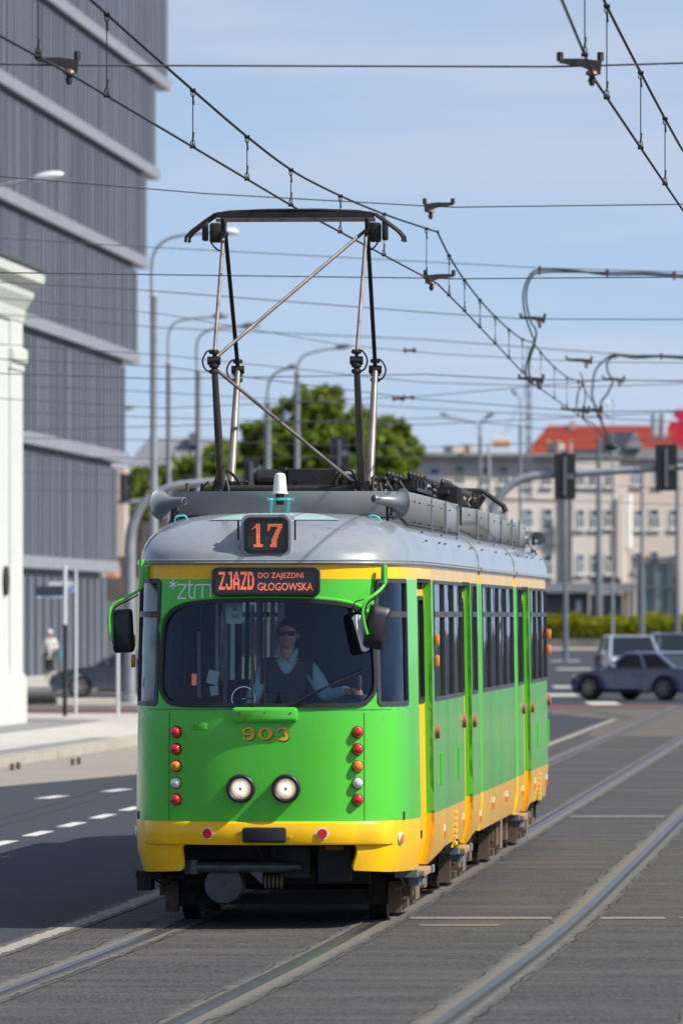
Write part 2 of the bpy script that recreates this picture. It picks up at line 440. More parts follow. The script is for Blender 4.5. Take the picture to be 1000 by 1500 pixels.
# pale blind behind the left cab window
bl=skin('window_blind',shrink(CABL,.035),[],lambda a,z:front(a,z,-.045),(.1,.3),lambda a,z:0,[CURT],wl)
for p in fw: window(tram,front,p,2.33)
for p in lw: window(tram,front,mir(p),2.33)
jamb(body,front,d1[1],.40,dz1); jamb(body,front,d2[1],.40,dz1)
jamb(body,front,d1[0],.40,dz1,.045); jamb(body,front,d2[0],.40,dz1,.045)
def door(par,fmap,a0,a1,z0,z1,off=-.062):
    """two narrow yellow leaves, each a frame with a tall pane"""
    D=None
    mid=(a0+a1)/2
    m=MB(); panes=[]
    for p,q in ((a0,mid-.006),(mid+.006,a1)):
        pr=rrect(p+.085,q-.085,1.66,2.46,.05,3)
        panes.append(pr)
    hol=panes
    o=skin('door',[(a0,z0),(a1,z0),(a1,z1),(a0,z1)],hol,lambda a,z:fmap(a,z,off),(.15,.3),lambda a,z:0,[YEL],par,thick=.03)
    s=MB()
    for pr in panes:
        inn=shrink(pr,.02); out=shrink(pr,-.012); nn=len(pr)
        vs=[fmap(*p,off+.01) for p in out]+[fmap(*p,off+.01) for p in inn]+[fmap(*p,off-.02) for p in inn]+[fmap(*p,off) for p in out]
        s.add(vs,[(i,(i+1)%nn,nn+(i+1)%nn,nn+i) for i in range(nn)]+[(nn+i,nn+(i+1)%nn,2*nn+(i+1)%nn,2*nn+i) for i in range(nn)]+[(3*nn+i,3*nn+(i+1)%nn,(i+1)%nn,i) for i in range(nn)])
    s.build('door_seal',RUB,o,fixn=False)
    for pr in panes: skin('pane',shrink(pr,.015),[],lambda a,z:fmap(a,z,off-.01),(.2,.3),lambda a,z:0,[SGLASS],o)
    # centre gap, hinge gear at the top, black slot at the bottom
    h=MB()
    def bx(a,b,c,d,o0,o1,mi=0):
        P=[fmap(x,y,z) for z in (o0,o1) for x,y in ((a,c),(b,c),(b,d),(a,d))]
        h.add(P,[(0,1,2,3),(4,5,6,7),(0,1,5,4),(1,2,6,5),(2,3,7,6),(3,0,4,7)],mi)
    bx(a0,a1,z1-.022,z1-.002,-.06,-.012,0)
    for t in (.2,.45,.7): bx(lerp(a0,a1,t)-.02,lerp(a0,a1,t)+.02,z1-.075,z1-.02,-.058,-.035,0)
    bx(mid-.006,mid+.006,z0,z1,off+.001,off+.008,0)
    bx(mid-.05,mid+.05,.62,.68,off+.002,off+.02,0)
    h.build('hinge_gear',BLKM,o,fixn=False)
    y=MB()
    for t,w in ((.04,.02),(.96,.02)):
        aa=lerp(a0,a1,t); P=[fmap(x,yy,zz) for zz in (off,off+.012) for x,yy in ((aa-w,z0),(aa+w,z0),(aa+w,z1-.12),(aa-w,z1-.12))]
        y.add(P,[(0,1,2,3),(4,5,6,7),(0,1,5,4),(1,2,6,5),(2,3,7,6),(3,0,4,7)])
    y.build('door_rail',YEL,o,fixn=False)
    return o
door(tram,front,d1[0],d1[1],dz0,dz1-.004); door(tram,front,d2[0],d2[1],dz0,dz1-.004)
# ---- middle and rear sections
def section(name,u0,u1,doors,wins,lwins,tail=False,corner=.045):
    objs=[]
    if tail:
        TP=[p for p in [(W-.0,u0+corner),(W,u0+.6),(W,u0+1.2),(W,u0+2.2),(W,u0+3.2),(W,u0+4.4),(W,u0+5.2),(W,u1-2.5),(W,u1-2.1),(W,u1-1.8),(1.10,u1-1.5),(1.07,u1-1.1),(1.0,u1-.7),(.9,u1-.38),(.75,u1-.17),(.5,u1-.05),(.25,u1-.01),(0,u1)]]
        P=[p.to_2d() for p in catmull([(a,b,0) for a,b in TP],8)]
    else: P=[Vector((W,u0+corner)),Vector((W,u1))]
    P=[Vector((W-corner-.02,u0)),Vector((W-corner,u0)),Vector((W-corner*.45,u0+corner*.25)),Vector((W-corner*.1,u0+corner*.65))]+P
    A=[0]
    for a,b in zip(P,P[1:]): A.append(A[-1]+(b-a).length)
    import bisect
    def mk(s):
        def f(a,z,off=0.0):
            i=min(max(bisect.bisect_right(A,a)-1,0),len(A)-2); t=(a-A[i])/max(A[i+1]-A[i],1e-9)
            p=P[i].lerp(P[i+1],t)
            def tn(k):
                k0=max(k-1,0);k1=min(k+1,len(P)-1); return (P[k1]-P[k0]).normalized()
            d=tn(i).lerp(tn(i+1),t).normalized(); n=Vector((d.y,-d.x)); q=p+n*(off-inset(z,0)); return Vector((q.x*s,q.y,z))
        return f
    au=lambda u:interp([(p.y,a) for p,a in zip(P[2:],A[2:])],u)
    fR=mk(1); fL=mk(-1)
    lo=(lambda u:.46) 
    o=[(0,.46)]
    for a,b in doors: o+=[(au(a),.43),(au(a),dz1),(au(b),dz1),(au(b),.40),(au(b+.4),.47)]
    o+=[(A[-1],.46),(A[-1],EAVE),(0,EAVE)]
    hr=[rect(au(a),au(b),wz0,wz1) for a,b in wins]
    hl=[rect(au(a),au(b),wz0,wz1) for a,b in lwins]
    cm=au(u0+corner)+.002
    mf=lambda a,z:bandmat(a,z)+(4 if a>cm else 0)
    ln=lambda:[((0,GB),(A[-1],GB)),((0,YB),(A[-1],YB)),((cm,.3),(cm,EAVE))]
    # right
    st=(.09,.3) if tail else (.25,.3)
    ro=skin(name,o,hr,fR,st,mf,BM,tram,lines=ln()[:2]+[((cm,.46),(cm,EAVE))],thick=.03,moff=2)
    ol=[(0,.46),(A[-1],.46),(A[-1],EAVE),(0,EAVE)]
    lsk=skin(name,ol,hl,fL,st,mf,BM,tram,lines=ln()[:2]+[((cm,.46),(cm,EAVE))],thick=-.03,moff=2)
    for h in hr: window(tram,fR,h,2.33)
    for h in hl: window(tram,fL,h,2.33)
    for a,b in doors:
        jamb(ro,fR,au(b),.40,dz1); jamb(ro,fR,au(a),.43,dz1,.045); door(tram,fR,au(a),au(b),dz0,dz1-.004)
    return fR,au
fM,auM=section('middle_body_section',9.85,16.0,[],ledge(10.15,15.75,4),ledge(10.15,15.75,4))
fT,auT=section('rear_body_section',16.35,24.5,[(17.62,19.05)],[(16.62,17.45)]+ledge(19.3,22.9,3),ledge(16.62,22.9,5),tail=True)
# bellows panels inside the two joints
for u in (9.55,16.0):
    m=MB()
    for s in (-1,1):
        for k in range(4): m.bb(s*(W-.09),s*(W-.12),u-.05+k*.1,u+.02+k*.1,.5,2.68)
    m.build('bellows',RUB,tram)
# ------------------------------------------------------------------ roof
def roof(name,u0,u1,nose=False,tail=False):
    rows=[]; RHO=[0,.012,.03,.055,.09,.13,.18,.24,.32,.42,.55,.7,.85,1]
    st=[]
    if nose:
        k=0
        while NP[k].y<1.6: 
            q=front(NA[k],2.70,.010); st.append((Vector((max(0,q.x) if k else 0,q.y)),k)); k+=1
        for i in range(9): st.append((Vector((interp([(p.y,p.x) for p in NP[20:]],1.6+(u1-1.6)*i/8)-.020,1.6+(u1-1.6)*i/8)),None))
    elif tail:
        for i in range(9): st.append((Vector((W-.02,lerp(u0,u1-1.9,i/8))),None))
        for v,u in ((1.10,u1-1.5),(1.07,u1-1.1),(1.0,u1-.7),(.9,u1-.38),(.75,u1-.17),(.5,u1-.05),(.25,u1-.01),(0,u1)): st.append((Vector((v,u)),0))
    else:
        for i in range(7): st.append((Vector((W-.02,lerp(u0,u1,i/6))),None))
    m=MB(); idx=[]
    for s in (1,-1):
        grid=[]
        for p,k in st:
            row=[]
            for r in RHO:
                if nose: C=Vector((0,max(1.9,p.y)))
                elif tail and p.y>u1-1.9: C=Vector((0,u1-1.95))
                else: C=Vector((0,p.y))
                if nose: w=max(0,min(1,(1.5-p.y)/1.2))
                else: w=0
                pp=lerp(4,2.6,w); qq=lerp(2.5,1.85,w)
                h=.385*(max(0,1-(1-r)**pp))**(1/qq)
                q=p.lerp(C,r); 
                inw=.008
                row.append((s*max(0,(q.x-inw*(1 if q.x>.3 else q.x/.3)*(1-r))),q.y+(.008*max(0,1-p.y/.6) if nose else 0)*(1-r),2.715+h))
            grid.append(row)
        vs=[p for r in grid for p in r]; nR=len(RHO)
        fs=[(i*nR+j,i*nR+j+1,(i+1)*nR+j+1,(i+1)*nR+j) for i in range(len(grid)-1) for j in range(nR-1)]
        m.add(vs,fs,0)
    o=m.build(name,[GREY],tram,smooth=True,weld=True,sharp=50)
    if nose:
        w_=MB(); RR=[.38,.46,.55,.64,.74,.84,.92]
        for s in (1,-1):
            gr=[]
            for p,k in st:
                if p.x>.80 or p.y>.6: continue
                row=[]
                for r in RR:
                    q=p.lerp(Vector((0,1.9)),r); w=max(0,min(1,(1.5-p.y)/1.2)); row.append((s*q.x,q.y,2.715+.385*(max(0,1-(1-r)**lerp(4,2.6,w)))**(1/lerp(2.5,1.85,w))+.004))
                gr.append(row)
            w_.add([p for r in gr for p in r],[(i*7+j,i*7+j+1,(i+1)*7+j+1,(i+1)*7+j) for i in range(len(gr)-1) for j in range(6)])
        w_.build('faded_paint_patch',mat('faded_turquoise_paint',(.27,.40,.385),.5,var=.12,scale=3,dirt=(.28,.31,.32),dscale=2.5,damt=.9),o,smooth=True)
    g=MB()
    for s in (1,-1):
        pa=[];
        for p,k in st: pa.append(Vector((s*(p.x+.0),p.y,2.712)))
        # outward offset
        q=[]
        for i,p in enumerate(pa):
            t=(pa[min(i+1,len(pa)-1)]-pa[max(i-1,0)]).normalized(); n=Vector((t.y,-t.x,0))*s
            q.append(p+n*.004)
        g.tube(q,.012,8)
        g.tube([p+Vector((0,0,.017)) for p in q],.009,6)
    g.build('rain_gutter',GREY,o,smooth=True)
    return o
r1=roof('front_roof_section',0,9.6,nose=True)
r2=roof('middle_roof_section',9.82,16.05); r3=roof('rear_roof_section',16.33,24.5,tail=True)
# dark ribs over the joints and rivets
for u in (9.71,16.19):
    m=MB(); RH=[i/24 for i in range(25)]
    for s in (1,-1):
        A=[Vector((s*(W-.018)*(1-r),u-.11,2.70+.405*(max(0,1-(1-r)**4))**.4)) for r in RH]; B=[p+Vector((0,.24,0)) for p in A]; n=len(A)
        m.add(A+B+[p-Vector((s*.05,0,.05)) for p in A],[(i,i+1,n+i+1,n+i) for i in range(n-1)]+[(i,i+1,2*n+i+1,2*n+i) for i in range(n-1)])
    m.build('joint_roof_cover',mat('dusty_rubber_%d'%int(u),(.13,.145,.14),.7,var=.1),tram,smooth=True)
def roofz(v): 
    r=1-abs(v)/W; return 2.715+.385*(max(0,1-(1-r)**4))**.4
m=MB()
for u,v in [(2.6,1.06),(4.4,1.06),(5.2,1.06),(7.3,1.06),(9.1,1.06),(11,1.06),(13.4,1.06),(15.4,1.06),(17.6,1.06),(19.6,1.06),(20.6,1.06),(22.6,1.06),(3.2,.99),(5.9,.99),(8.2,.99),(11.8,.99),(14.4,.99),(18.2,.99),(20.2,.99)]:
    if 1:
        uu=u
        m.sphere((v-.02,uu,roofz(v)+.002),.011,6,4,sc=(1,1.6,.7)); mark(m); m.sphere((.02-v,uu,roofz(v)+.002),.011,6,4); mark(m)
build_each(m,'roof_rivet',BLKM,tram,smooth=True)
# ------------------------------------------------------------------ roof fairings
def fairing(name,path,z0=2.99,z1=3.27,rv=True):
    m=MB(); n=len(path)
    for i in range(n-1):
        a,b=path[i],path[i+1]
        m.quad((a[0],a[1],z0),(b[0],b[1],z0),(b[0],b[1],z1),(a[0],a[1],z1))
        ai=(a[0]*.965,a[1]+.02,0); bi=(b[0]*.965,b[1]+.02,0)
        m.quad((a[0],a[1],z1),(b[0],b[1],z1),(bi[0],bi[1],z1),(ai[0],ai[1],z1))
    o=m.build(name,FAIR,tram,smooth=True,sharp=25,weld=True)
    md=o.modifiers.new('thickness','SOLIDIFY'); md.thickness=.006
    k=MB(); k.tube([(a*1.004,b,z0+.085 if abs(a)<.9 else z0+.03) for a,b in path],.011,6); k.build('fairing_gap_line',RUB,o)  # black tube stands in for the dark gap under the fairing
    return o
pf=[(-.93,9.1),(-.93,6.8),(-.935,4.5),(-.93,2.5),(-.91,2.2),(-.87,2.02),(-.80,1.93),(-.6,1.84),(-.3,1.78),(0,1.76),(.3,1.78),(.6,1.84),(.80,1.93),(.87,2.02),(.91,2.2),(.93,2.5),(.935,4.5),(.93,6.8),(.93,9.1)]
f1=fairing('roof_fairing',pf)
f2=fairing('roof_fairing',[(-.93,16.6),(-.93,12),(-.92,10.35),(-.85,10.2),(0,10.15),(.66,10.2),(.86,10.35),(.93,12),(.935,14),(.93,16.6)])
f3=fairing('roof_fairing',[(-.93,21.5),(-.93,18.5),(-.9,17.2),(-.6,17.0),(0,16.95),(.6,17.0),(.9,17.2),(.93,18.5),(.935,20),(.93,21.5)],z1=3.24)
m=MB()
for f,us in ((f1,(2.7,3.4,4.6,5.2,6.4,7.6,8.9)),(f2,(10.6,11.9,12.7,14.0,15.1,16.2)),(f3,(17.7,18.9,20.1,21.2))):
    for u in us:
        for z in (3.04,3.2): m.sphere((.943,u,z),.008,6,4); mark(m)
build_each(m,'fairing_rivet',BLKM,tram)
m=MB()
for u in (5.0,7.0,8.9,12.0,14.0,16.4,18.5,20.0): m.bb(.93,.951,u-.02,u+.02,3.0,3.26); mark(m)
build_each(m,'fairing_strap',FAIR,tram)
# roof clutter: resistor banks, motors, insulators
m=MB()
m.bb(-.75,.85,2.6,5.2,3.1,3.28); m.bb(-.05,.34,2.75,3.3,3.28,3.46,bev=.01); m.bb(.36,.50,2.9,3.4,3.28,3.42,bev=.01); m.tube(catmull([(-.62,2.7,3.26),(-.58,2.66,3.40),(-.5,2.66,3.44),(-.42,2.7,3.36),(-.36,2.7,3.28)],5),.012,6); m.tube(catmull([(.3,2.66,3.3),(.36,2.62,3.42),(.46,2.62,3.44),(.52,2.66,3.3)],5),.010,6); m.bb(-.62,-.35,2.8,3.3,3.28,3.36)
m.lathe((-.30,2.75,3.38),(1,0,0),[(0,.05),(.03,.075),(.2,.075),(.23,.04)],14)
m.lathe((.12,2.7,3.34),(0,1,0),[(0,.09),(.04,.09),(.05,.05)],14); m.bb(-.12,-.06,2.72,3.0,3.27,3.47); 
m.lathe((.42,2.8,3.36),(1,0,0),[(0,.04),(.05,.065),(.12,.065),(.14,.03)],12)
for v in (-.8,-.7,-.55,-.48,.5,.56,.63,.7): m.tube([(v,2.55,3.25),(v+random.uniform(-.03,.03),2.6,3.25+random.uniform(.08,.15))],.014,6)
for k in range(7):
    v=.62+.045*k; m.lathe((v,2.9+.55*k,3.26),(0,0,1),[(0,.02),(.03,.03),(.05,.018),(.08,.03),(.1,.018),(.13,.028),(.15,.01)],8)
for k in range(4):
    u=4+.5*k; m.bb(.55,.86,u,u+.06,3.26,3.40); m.lathe((.83,u,3.4),(0,0,1),[(0,.02),(.04,.025),(.06,.01)],8); m.lathe((.66,u,3.4),(0,0,1),[(0,.02),(.04,.025),(.06,.01)],8)
m.bb(.5,.9,3.8,5.8,3.30,3.33); m.bb(-.7,-.4,3.8,8.6,3.1,3.28)
for k in range(16):
    v=-.75+.1*k; m.tube([(v,3.35,3.26),(v,3.35,3.33),(v+.04,3.35,3.37),(v+.08,3.35,3.30)],.012,6)
for k in range(6): m.bb(.5,.92,9.15+.14*k,9.19+.14*k,3.1,3.42); 
for k in range(8): m.lathe((.80,9.1+.16*k,3.42),(0,0,1),[(0,.02),(.04,.025),(.07,.01)],8)
m.bb(.78,.86,8.8,10.4,3.36,3.39); m.bb(.5,.58,8.8,10.4,3.36,3.39)
m.build('resistor_bank',BLKM,tram)
# ------------------------------------------------------------------ raised pantograph
def seg(m,a,b,r,mi=0,n=8): m.tube([a,b],r,n,mi)
pg=empty('pantograph'); pg.parent=tram
zb=3.30; B={}
pan=[]
UK={'f':1.95,'r':4.15}   # knee positions
knee={(s,k):Vector((s*.545,UK[k],4.27)) for s in (-1,1) for k in 'fr'}
base={(s,'f'):Vector((s*.545,2.62,zb)) for s in (-1,1)}; base.update({(s,'r'):Vector((s*.545,3.45,zb)) for s in (-1,1)})
top={(s,'f'):Vector((s*.555,2.93,5.30)) for s in (-1,1)}; top.update({(s,'r'):Vector((s*.555,3.10,5.30)) for s in (-1,1)})
for s in (-1,1):
    for k in 'fr':
        m=MB(); m.tube([base[s,k],base[s,k].lerp(knee[s,k],.5),knee[s,k]],[.034,.03,.024],10)
        m.build('lower_arm',mat('lower_arm_steel_%s%d'%(k,s),(.10,.085,.075) if k=='f' else (.23,.20,.18),.45,metal=.4,var=.35,scale=10,dirt=(.04,.03,.025),damt=.7,dscale=5),pg,smooth=True).data.name='lower_arm'
        m=MB(); m.tube([knee[s,k]+Vector((0,0,.02)),top[s,k]],.015 if k=='f' else .017,8)
        m.build('upper_arm',STEEL if k=='f' else BLKM,pg,smooth=True)
        m=MB(); c=knee[s,k]
        m.lathe(c+Vector((-.05,0,0)),(1,0,0),[(0,.02),(.0,.033),(.1,.033),(.1,.02)],10)
        for dz in (-.10,-.055,.05): m.lathe(c+Vector((0,0,dz)),(0,0,1),[(0,.03),(.01,.04),(.025,.04),(.035,.03)],10)
        m.tube(catmull([c+Vector((0,-.01,-.09)),c+Vector((s*.06,-.03,-.07)),c+Vector((s*.085,-.03,0)),c+Vector((s*.05,-.03,.07)),c+Vector((0,-.01,.08))],5),.007,6)
        m.build('knee_joint',BLKM,pg,smooth=True)
m=MB(); seg(m,knee[-1,'f']+Vector((.02,0,.03)),top[1,'f']+Vector((-.02,0,.0)),.014); m.build('diagonal_brace',STEEL,pg,smooth=True)
m=MB(); seg(m,knee[-1,'f']+Vector((.02,0,-.07)),base[1,'f']+Vector((-.08,0,.06)),.014); m.build('diagonal_brace',STEEL,pg,smooth=True)
for k,u in (('f',2.62),('r',3.45)):
    m=MB(); m.tube([(-.62,u,zb),(.62,u,zb)],.03,10); m.build('base_shaft',BLKM,pg,smooth=True)
m=MB()
for s in (-1,1):
    m.bb(s*.52,s*.58,2.4,3.7,3.22,3.27)
    m.bb(s*.57-.035,s*.57+.035,2.56,2.68,3.22,3.36); m.tube([(s*.5,2.7,3.34),(s*.5,3.35,3.34)],.03,8)
m.build('base_frame',BLKM,pg)
# head: two bows with down-turned horns, collector boxes
for du,dz in ((-.16,0),(.16,.012)):
    m=MB(); hz=5.455+dz
    path=[(-.845,hz-.235),(-.84,hz-.195),(-.80,hz-.15),(-.70,hz-.075),(-.62,hz-.02),(-.5,hz),(-.2,hz+.012),(.2,hz+.012),(.5,hz),(.62,hz-.02),(.70,hz-.075),(.80,hz-.15),(.84,hz-.195),(.845,hz-.235)]
    m.tube([(a,3.015+du,b) for a,b in path],.0125,8)
    m.bb(-.60,.60,3.015+du-.03,3.015+du+.03,hz-.045,hz-.002)
    m.build('collector_bow',BLKM,pg,smooth=True)
m=MB()
m.bb(-.62,.62,2.98,3.05,5.385,5.41); m.build('head_cross_bar',mat('bare_brown_metal',(.16,.13,.11),.5,metal=.5,var=.3,scale=12),pg)
m=MB()
for s in (-1,1):
    m.tube([(s*.555,2.86,5.30),(s*.555,3.18,5.30)],.022,8)
    m.box((s*.62,3.0,5.30),(.09,.14,.15),bev=.015); m.box((s*.70,2.96,5.31),(.045,.1,.15),bev=.012)
    m.tube([(s*.56,2.9,5.28),(s*.56,2.86,5.40)],.014,6); m.tube([(s*.56,3.1,5.28),(s*.56,3.16,5.40)],.014,6)
    m.tube(catmull([(s*.66,2.9,5.24),(s*.62,2.9,5.18),(s*.57,2.9,5.16),(s*.555,2.92,5.26)],5),.007,6); mark(m)
build_each(m,'head_suspension',BLKM,pg,smooth=True)
# ------------------------------------------------------------------ folded pantograph on the rear sections
pg2=empty('folded_pantograph'); pg2.parent=tram
m=MB()
for du in (-.16,.16):
    hz=3.55; u=19.3+du
    path=[(-.845,hz-.2),(-.82,hz-.15),(-.7,hz-.06),(-.6,hz),(0,hz+.015),(.6,hz),(.7,hz-.06),(.82,hz-.15),(.845,hz-.2)]
    m.tube([(a,u,b) for a,b in path],.022,8)
    m.bb(-.6,.6,u-.03,u+.03,hz-.04,hz)
m.build('collector_bow',BLKM,pg2,smooth=True)
for s in (-1,1):
    m=MB(); m.tube([(s*.56,18.4,3.32),(s*.56,14.6,3.50)],.03,8); m.tube([(s*.55,14.6,3.53),(s*.55,19.2,3.5)],.02,8); m.tube([(s*.6,9.6,3.50),(s*.6,17,3.47)],.028,8)
    m.build('folded_arm',BLKM,pg2,smooth=True)
m=MB(); m.bb(-.7,.7,17.6,20.6,3.22,3.3); m.lathe((.6,18.2,3.3),(0,0,1),[(0,.05),(.04,.07),(.08,.04),(.12,.07),(.16,.04)],10)
for k in range(8): m.tube([(.3+.05*k,17.4,3.25),(.32+.05*k,17.4,3.5)],.012,6)
m.tube([(.55,17.9,3.25),(.7,17.9,3.48)],.03,8)
m.build('base_frame',BLKM,pg2)
# ------------------------------------------------------------------ horns, beacon, handles, small roof things
def horn(loc,aim,L=.26,rr=.105):
    o=MB(); ax=Vector(aim).normalized()
    o.lathe(loc,ax,[(-L,.012),(-L,.030),(-L+.06,.036),(-L+.13,.045),(-.07,.06),(-.03,.08),(-.01,.098),(0,rr),(.006,rr),(.0,rr*.92),(-.04,.05),(-.06,.02),(-.02,.022),(-.018,.0)],24)
    b=o.build('loudspeaker',mat('horn_grey',(.14,.165,.18),.35,var=.1) if 'horn_grey' not in MATS else MATS['horn_grey'],tram,smooth=True)
    k=MB(); c=Vector(loc)-ax*.13
    k.tube([c,c+Vector((0,.02,-.10)),c+Vector((.0,.05,-.15))],.012,6); k.tube([c+Vector((.02,0,-.03)),c+Vector((.04,.03,-.14))],.008,6); k.lathe(Vector(loc)-ax*.27,ax,[(0,.02),(.015,.02),(.02,.01)],10)
    k.tube(catmull([c,c+Vector((.05,0,-.06)),c+Vector((.02,0,-.1)),c+Vector((.06,.0,-.14))],4),.006,6)
    k.build('bracket',BLKM,b); return b
horn((-.935,1.72,3.165),(-.74,.62,-.10),rr=.115); horn((.90,1.70,3.175),(.74,.62,-.12),rr=.115); 
h3=horn((1.03,22.0,3.08),(.45,-.9,0),rr=.095)
m=MB(); m.lathe((-.005,1.5,3.245),(0,0,1),[(0,.055),(.0,.062),(.01,.062),(.012,.053),(.13,.043),(.15,.036),(.158,.015)],20,1); m.lathe((-.005,1.5,3.16),(0,0,1),[(0,.03),(.085,.035)],12,0)
bc=m.build('beacon',[BLKM,WHITEP],tram,smooth=True)
m=MB()
for s in (-1,1): m.box((-.0+s*.065,1.40,3.135),(.022,.022,.15),ry=R(s*-6) if s<0 else R(6),rx=R(25))
m.box((.0,1.47,3.205),(.20,.03,.02)); m.build('beacon_stand',TURQ,bc)
for v in (-.80,.66):
    m=MB(); m.tube(catmull([(v,1.4,2.99),(v+.01,1.38,3.06),(v+.04,1.38,3.075),(v+.09,1.38,3.07),(v+.10,1.4,3.0)] if v<0 else [(v+.10,1.4,2.98),(v+.10,1.38,3.05),(v+.06,1.38,3.075),(v+.02,1.38,3.07),(v,1.4,3.05)],5),.008,6); m.build('grab_handle',TURQ if v<0 else TURQ,tram,smooth=True)
m=MB(); m.lathe((.50,.85,2.985),(0,0,1),[(0,.035),(.01,.03),(.02,.012),(.05,.004)],10); m.build('roof_antenna',FAIR,tram,smooth=True)
# turquoise worn patch in front of the fairing
m=MB()
def rz_n(v,u):
    # height of the nose roof near the centre
    r=(u-0.02)/1.9; w=1; h=.385*(max(0,1-(1-r)**2.6))**(1/1.85); return 2.715+h
for i in range(12):
    v0=-.5+i*.09
    m.quad((v0,1.38,rz_n(0,1.38)+.006),(v0+.09,1.38,rz_n(0,1.38)+.006),(v0+.09,1.46,rz_n(0,1.46)+.006),(v0,1.46,rz_n(0,1.46)+.006))
# ------------------------------------------------------------------ displays
def rr3(w,h,r,n=6): return rrect(-w/2,w/2,-h/2,h/2,r,n)
def display(name,v,z,w,h,u_front,depth,scr,frame,r,bez,case,sh=1.0):
    m=MB(); o=rr3(w,h,r); N=len(o); i=rr3(w-2*bez,h-2*bez,max(.004,r-bez*.6))
    def P(p,u,sc=1): return (v+p[0]*sc,u,z+p[1]*sc)
    rings=[(o,u_front+depth,1.0),(o,u_front+.012,1.0),(rr3(w-.01,h-.01,r),u_front,1.0)]
    for (A,ua,_),(B,ub,_) in zip(rings,rings[1:]): m.add([P(p,ua) for p in A]+[P(p,ub) for p in B],[(k,(k+1)%N,N+(k+1)%N,N+k) for k in range(N)],0)
    m.add([P(p,u_front) for p in rr3(w-.01,h-.01,r)]+[P(p,u_front) for p in i],[(k,(k+1)%N,N+(k+1)%N,N+k) for k in range(N)],1)
    m.add([P(p,u_front) for p in i]+[P(p,u_front+.018) for p in i],[(k,(k+1)%N,N+(k+1)%N,N+k) for k in range(N)],1)
    ob=m.build(name,[case,frame],tram,smooth=True,sharp=50)
    s=MB(); s.add([P(p,u_front+.016) for p in i],[tuple(range(N))]); s.build('screen',scr,ob)
    return ob
rd=display('route_number_display',0.002,2.915,.375,.315,.09,.45,SCR2,GREY,.06,.026,GREY)
kk=MB(); A_=rr3(.328,.268,.045); B_=rr3(.278,.218,.028); n_=len(A_); kk.add([(.002+a,.078,2.915+b) for a,b in A_]+[(.002+a,.078,2.915+b) for a,b in B_]+[(.002+a,.095,2.915+b) for a,b in A_]+[(.002+a,.104,2.915+b) for a,b in B_],[(i,(i+1)%n_,n_+(i+1)%n_,n_+i) for i in range(n_)]+[(i,(i+1)%n_,2*n_+(i+1)%n_,2*n_+i) for i in range(n_)]+[(n_+i,n_+(i+1)%n_,3*n_+(i+1)%n_,3*n_+i) for i in range(n_)]); kk.build('display_seal',RUB,rd,fixn=False)
dd=display('destination_display',0.004,2.572,.80,.213,.012,.12,SCR,RUB,.045,.026,RUB)
# ears beside the route number box
m=MB()
for s in (-1,1): m.bb(s*.205,s*.217,.14,.18,2.88,3.03); mark(m)
build_each(m,'bracket',BLKM,rd)
def textobj(txt,x,z,w,h,u,par,mt,off=0.0,name='lettering'):
    vs,fs=text_mesh(txt,w,h,off); m=MB(); m.add([(x+a,u,z+b) for a,b in vs],fs); return m.build(name,mt,par)
one=["...###....","..####....",".#####....","#..###....","...###....","...###....","...###....","...###....","...###....","...###....","...###....","...###....","...###....","...###....",".#######..",".#######.."]
sev=["###########","###########","##.....####","##.....###.","#.....####.","......###..",".....####..",".....###...","....####...","....####...","...####....","...####....","...####....","...####....","..#####....","..#####...."]
m=MB(); ps=.0108
for rows,x0 in ((one,-.103),(sev,.012)):
    for j,r in enumerate(rows):
        for i,c in enumerate(r):
            if c=='#': m.quad((x0+i*ps*.92,.102,3.0-j*ps),(x0+(i+.86)*ps*.92,.102,3.0-j*ps),(x0+(i+.86)*ps*.92,.102,3.0-(j+.86)*ps),(x0+i*ps*.92,.102,3.0-(j+.86)*ps))
m.build('lettering',LED,rd)
ZJ={'Z':["#######","#######",".....##","....##.","....##.","...##..","...##..","..##...","..##...",".##....","#######","#######"],
'J':["...####","...####",".....##",".....##",".....##",".....##",".....##",".....##","##...##","##...##","#######",".#####."],
'A':["..###..","..###..",".##.##.",".##.##.",".##.##.","##...##","##...##","#######","#######","##...##","##...##","##...##"],
'D':["#####..","######.","##..##.","##...##","##...##","##...##","##...##","##...##","##...##","##..##.","######.","#####.."]}
m=MB(); px_=.262/39; pz_=.133/12
for q,ch in enumerate('ZJAZD'):
    for j,r in enumerate(ZJ[ch]):
        for i,c in enumerate(r):
            if c=='#':
                x0=-.345+(q*8+i)*px_; zz=2.6445-j*pz_; m.quad((x0,.0255,zz),(x0+px_*.9,+.0255,zz),(x0+px_*.9,+.0255,zz-pz_*.9),(x0,+.0255,zz-pz_*.9))
m.build('lettering',LED,dd)
textobj('DO ZAJEZDNI',.115,2.612,.335,.052,+.0255,dd,LED,.004)
textobj('GŁOGOWSKA',.148,2.535,.41,.056,+.0255,dd,LED,.004)
# ------------------------------------------------------------------ writing on the nose
def stroke(m,pts,w,off=.004,smooth=True,mi=0,widths=None):
    P=[Vector((a,b,0)) for a,b in pts]; P=catmull(P,5) if smooth and len(P)>2 else P
    n=len(P); L=[];Rr=[]
    for i,p in enumerate(P):
        d=(P[min(i+1,n-1)]-P[max(i-1,0)]).normalized(); nn=Vector((-d.y,d.x,0))
        ww=w/2 if widths is None else interp(widths,i/(n-1))/2
        L.append(fv((p+nn*ww).x,(p+nn*ww).y,off)); Rr.append(fv((p-nn*ww).x,(p-nn*ww).y,off))
    m.add(L+Rr,[(i,i+1,n+i+1,n+i) for i in range(n-1)],mi)
m=MB(); sx=lambda x:(x-500)/198.2+.563; sz=lambda y:H+(HY-y)/198.0; w=.0115
for dx,dy in ((0,7),(6,3.5),(6,-3.5)): stroke(m,[(sx(244.5-dx),sz(856-dy)),(sx(244.5+dx),sz(856+dy))],w,smooth=False)
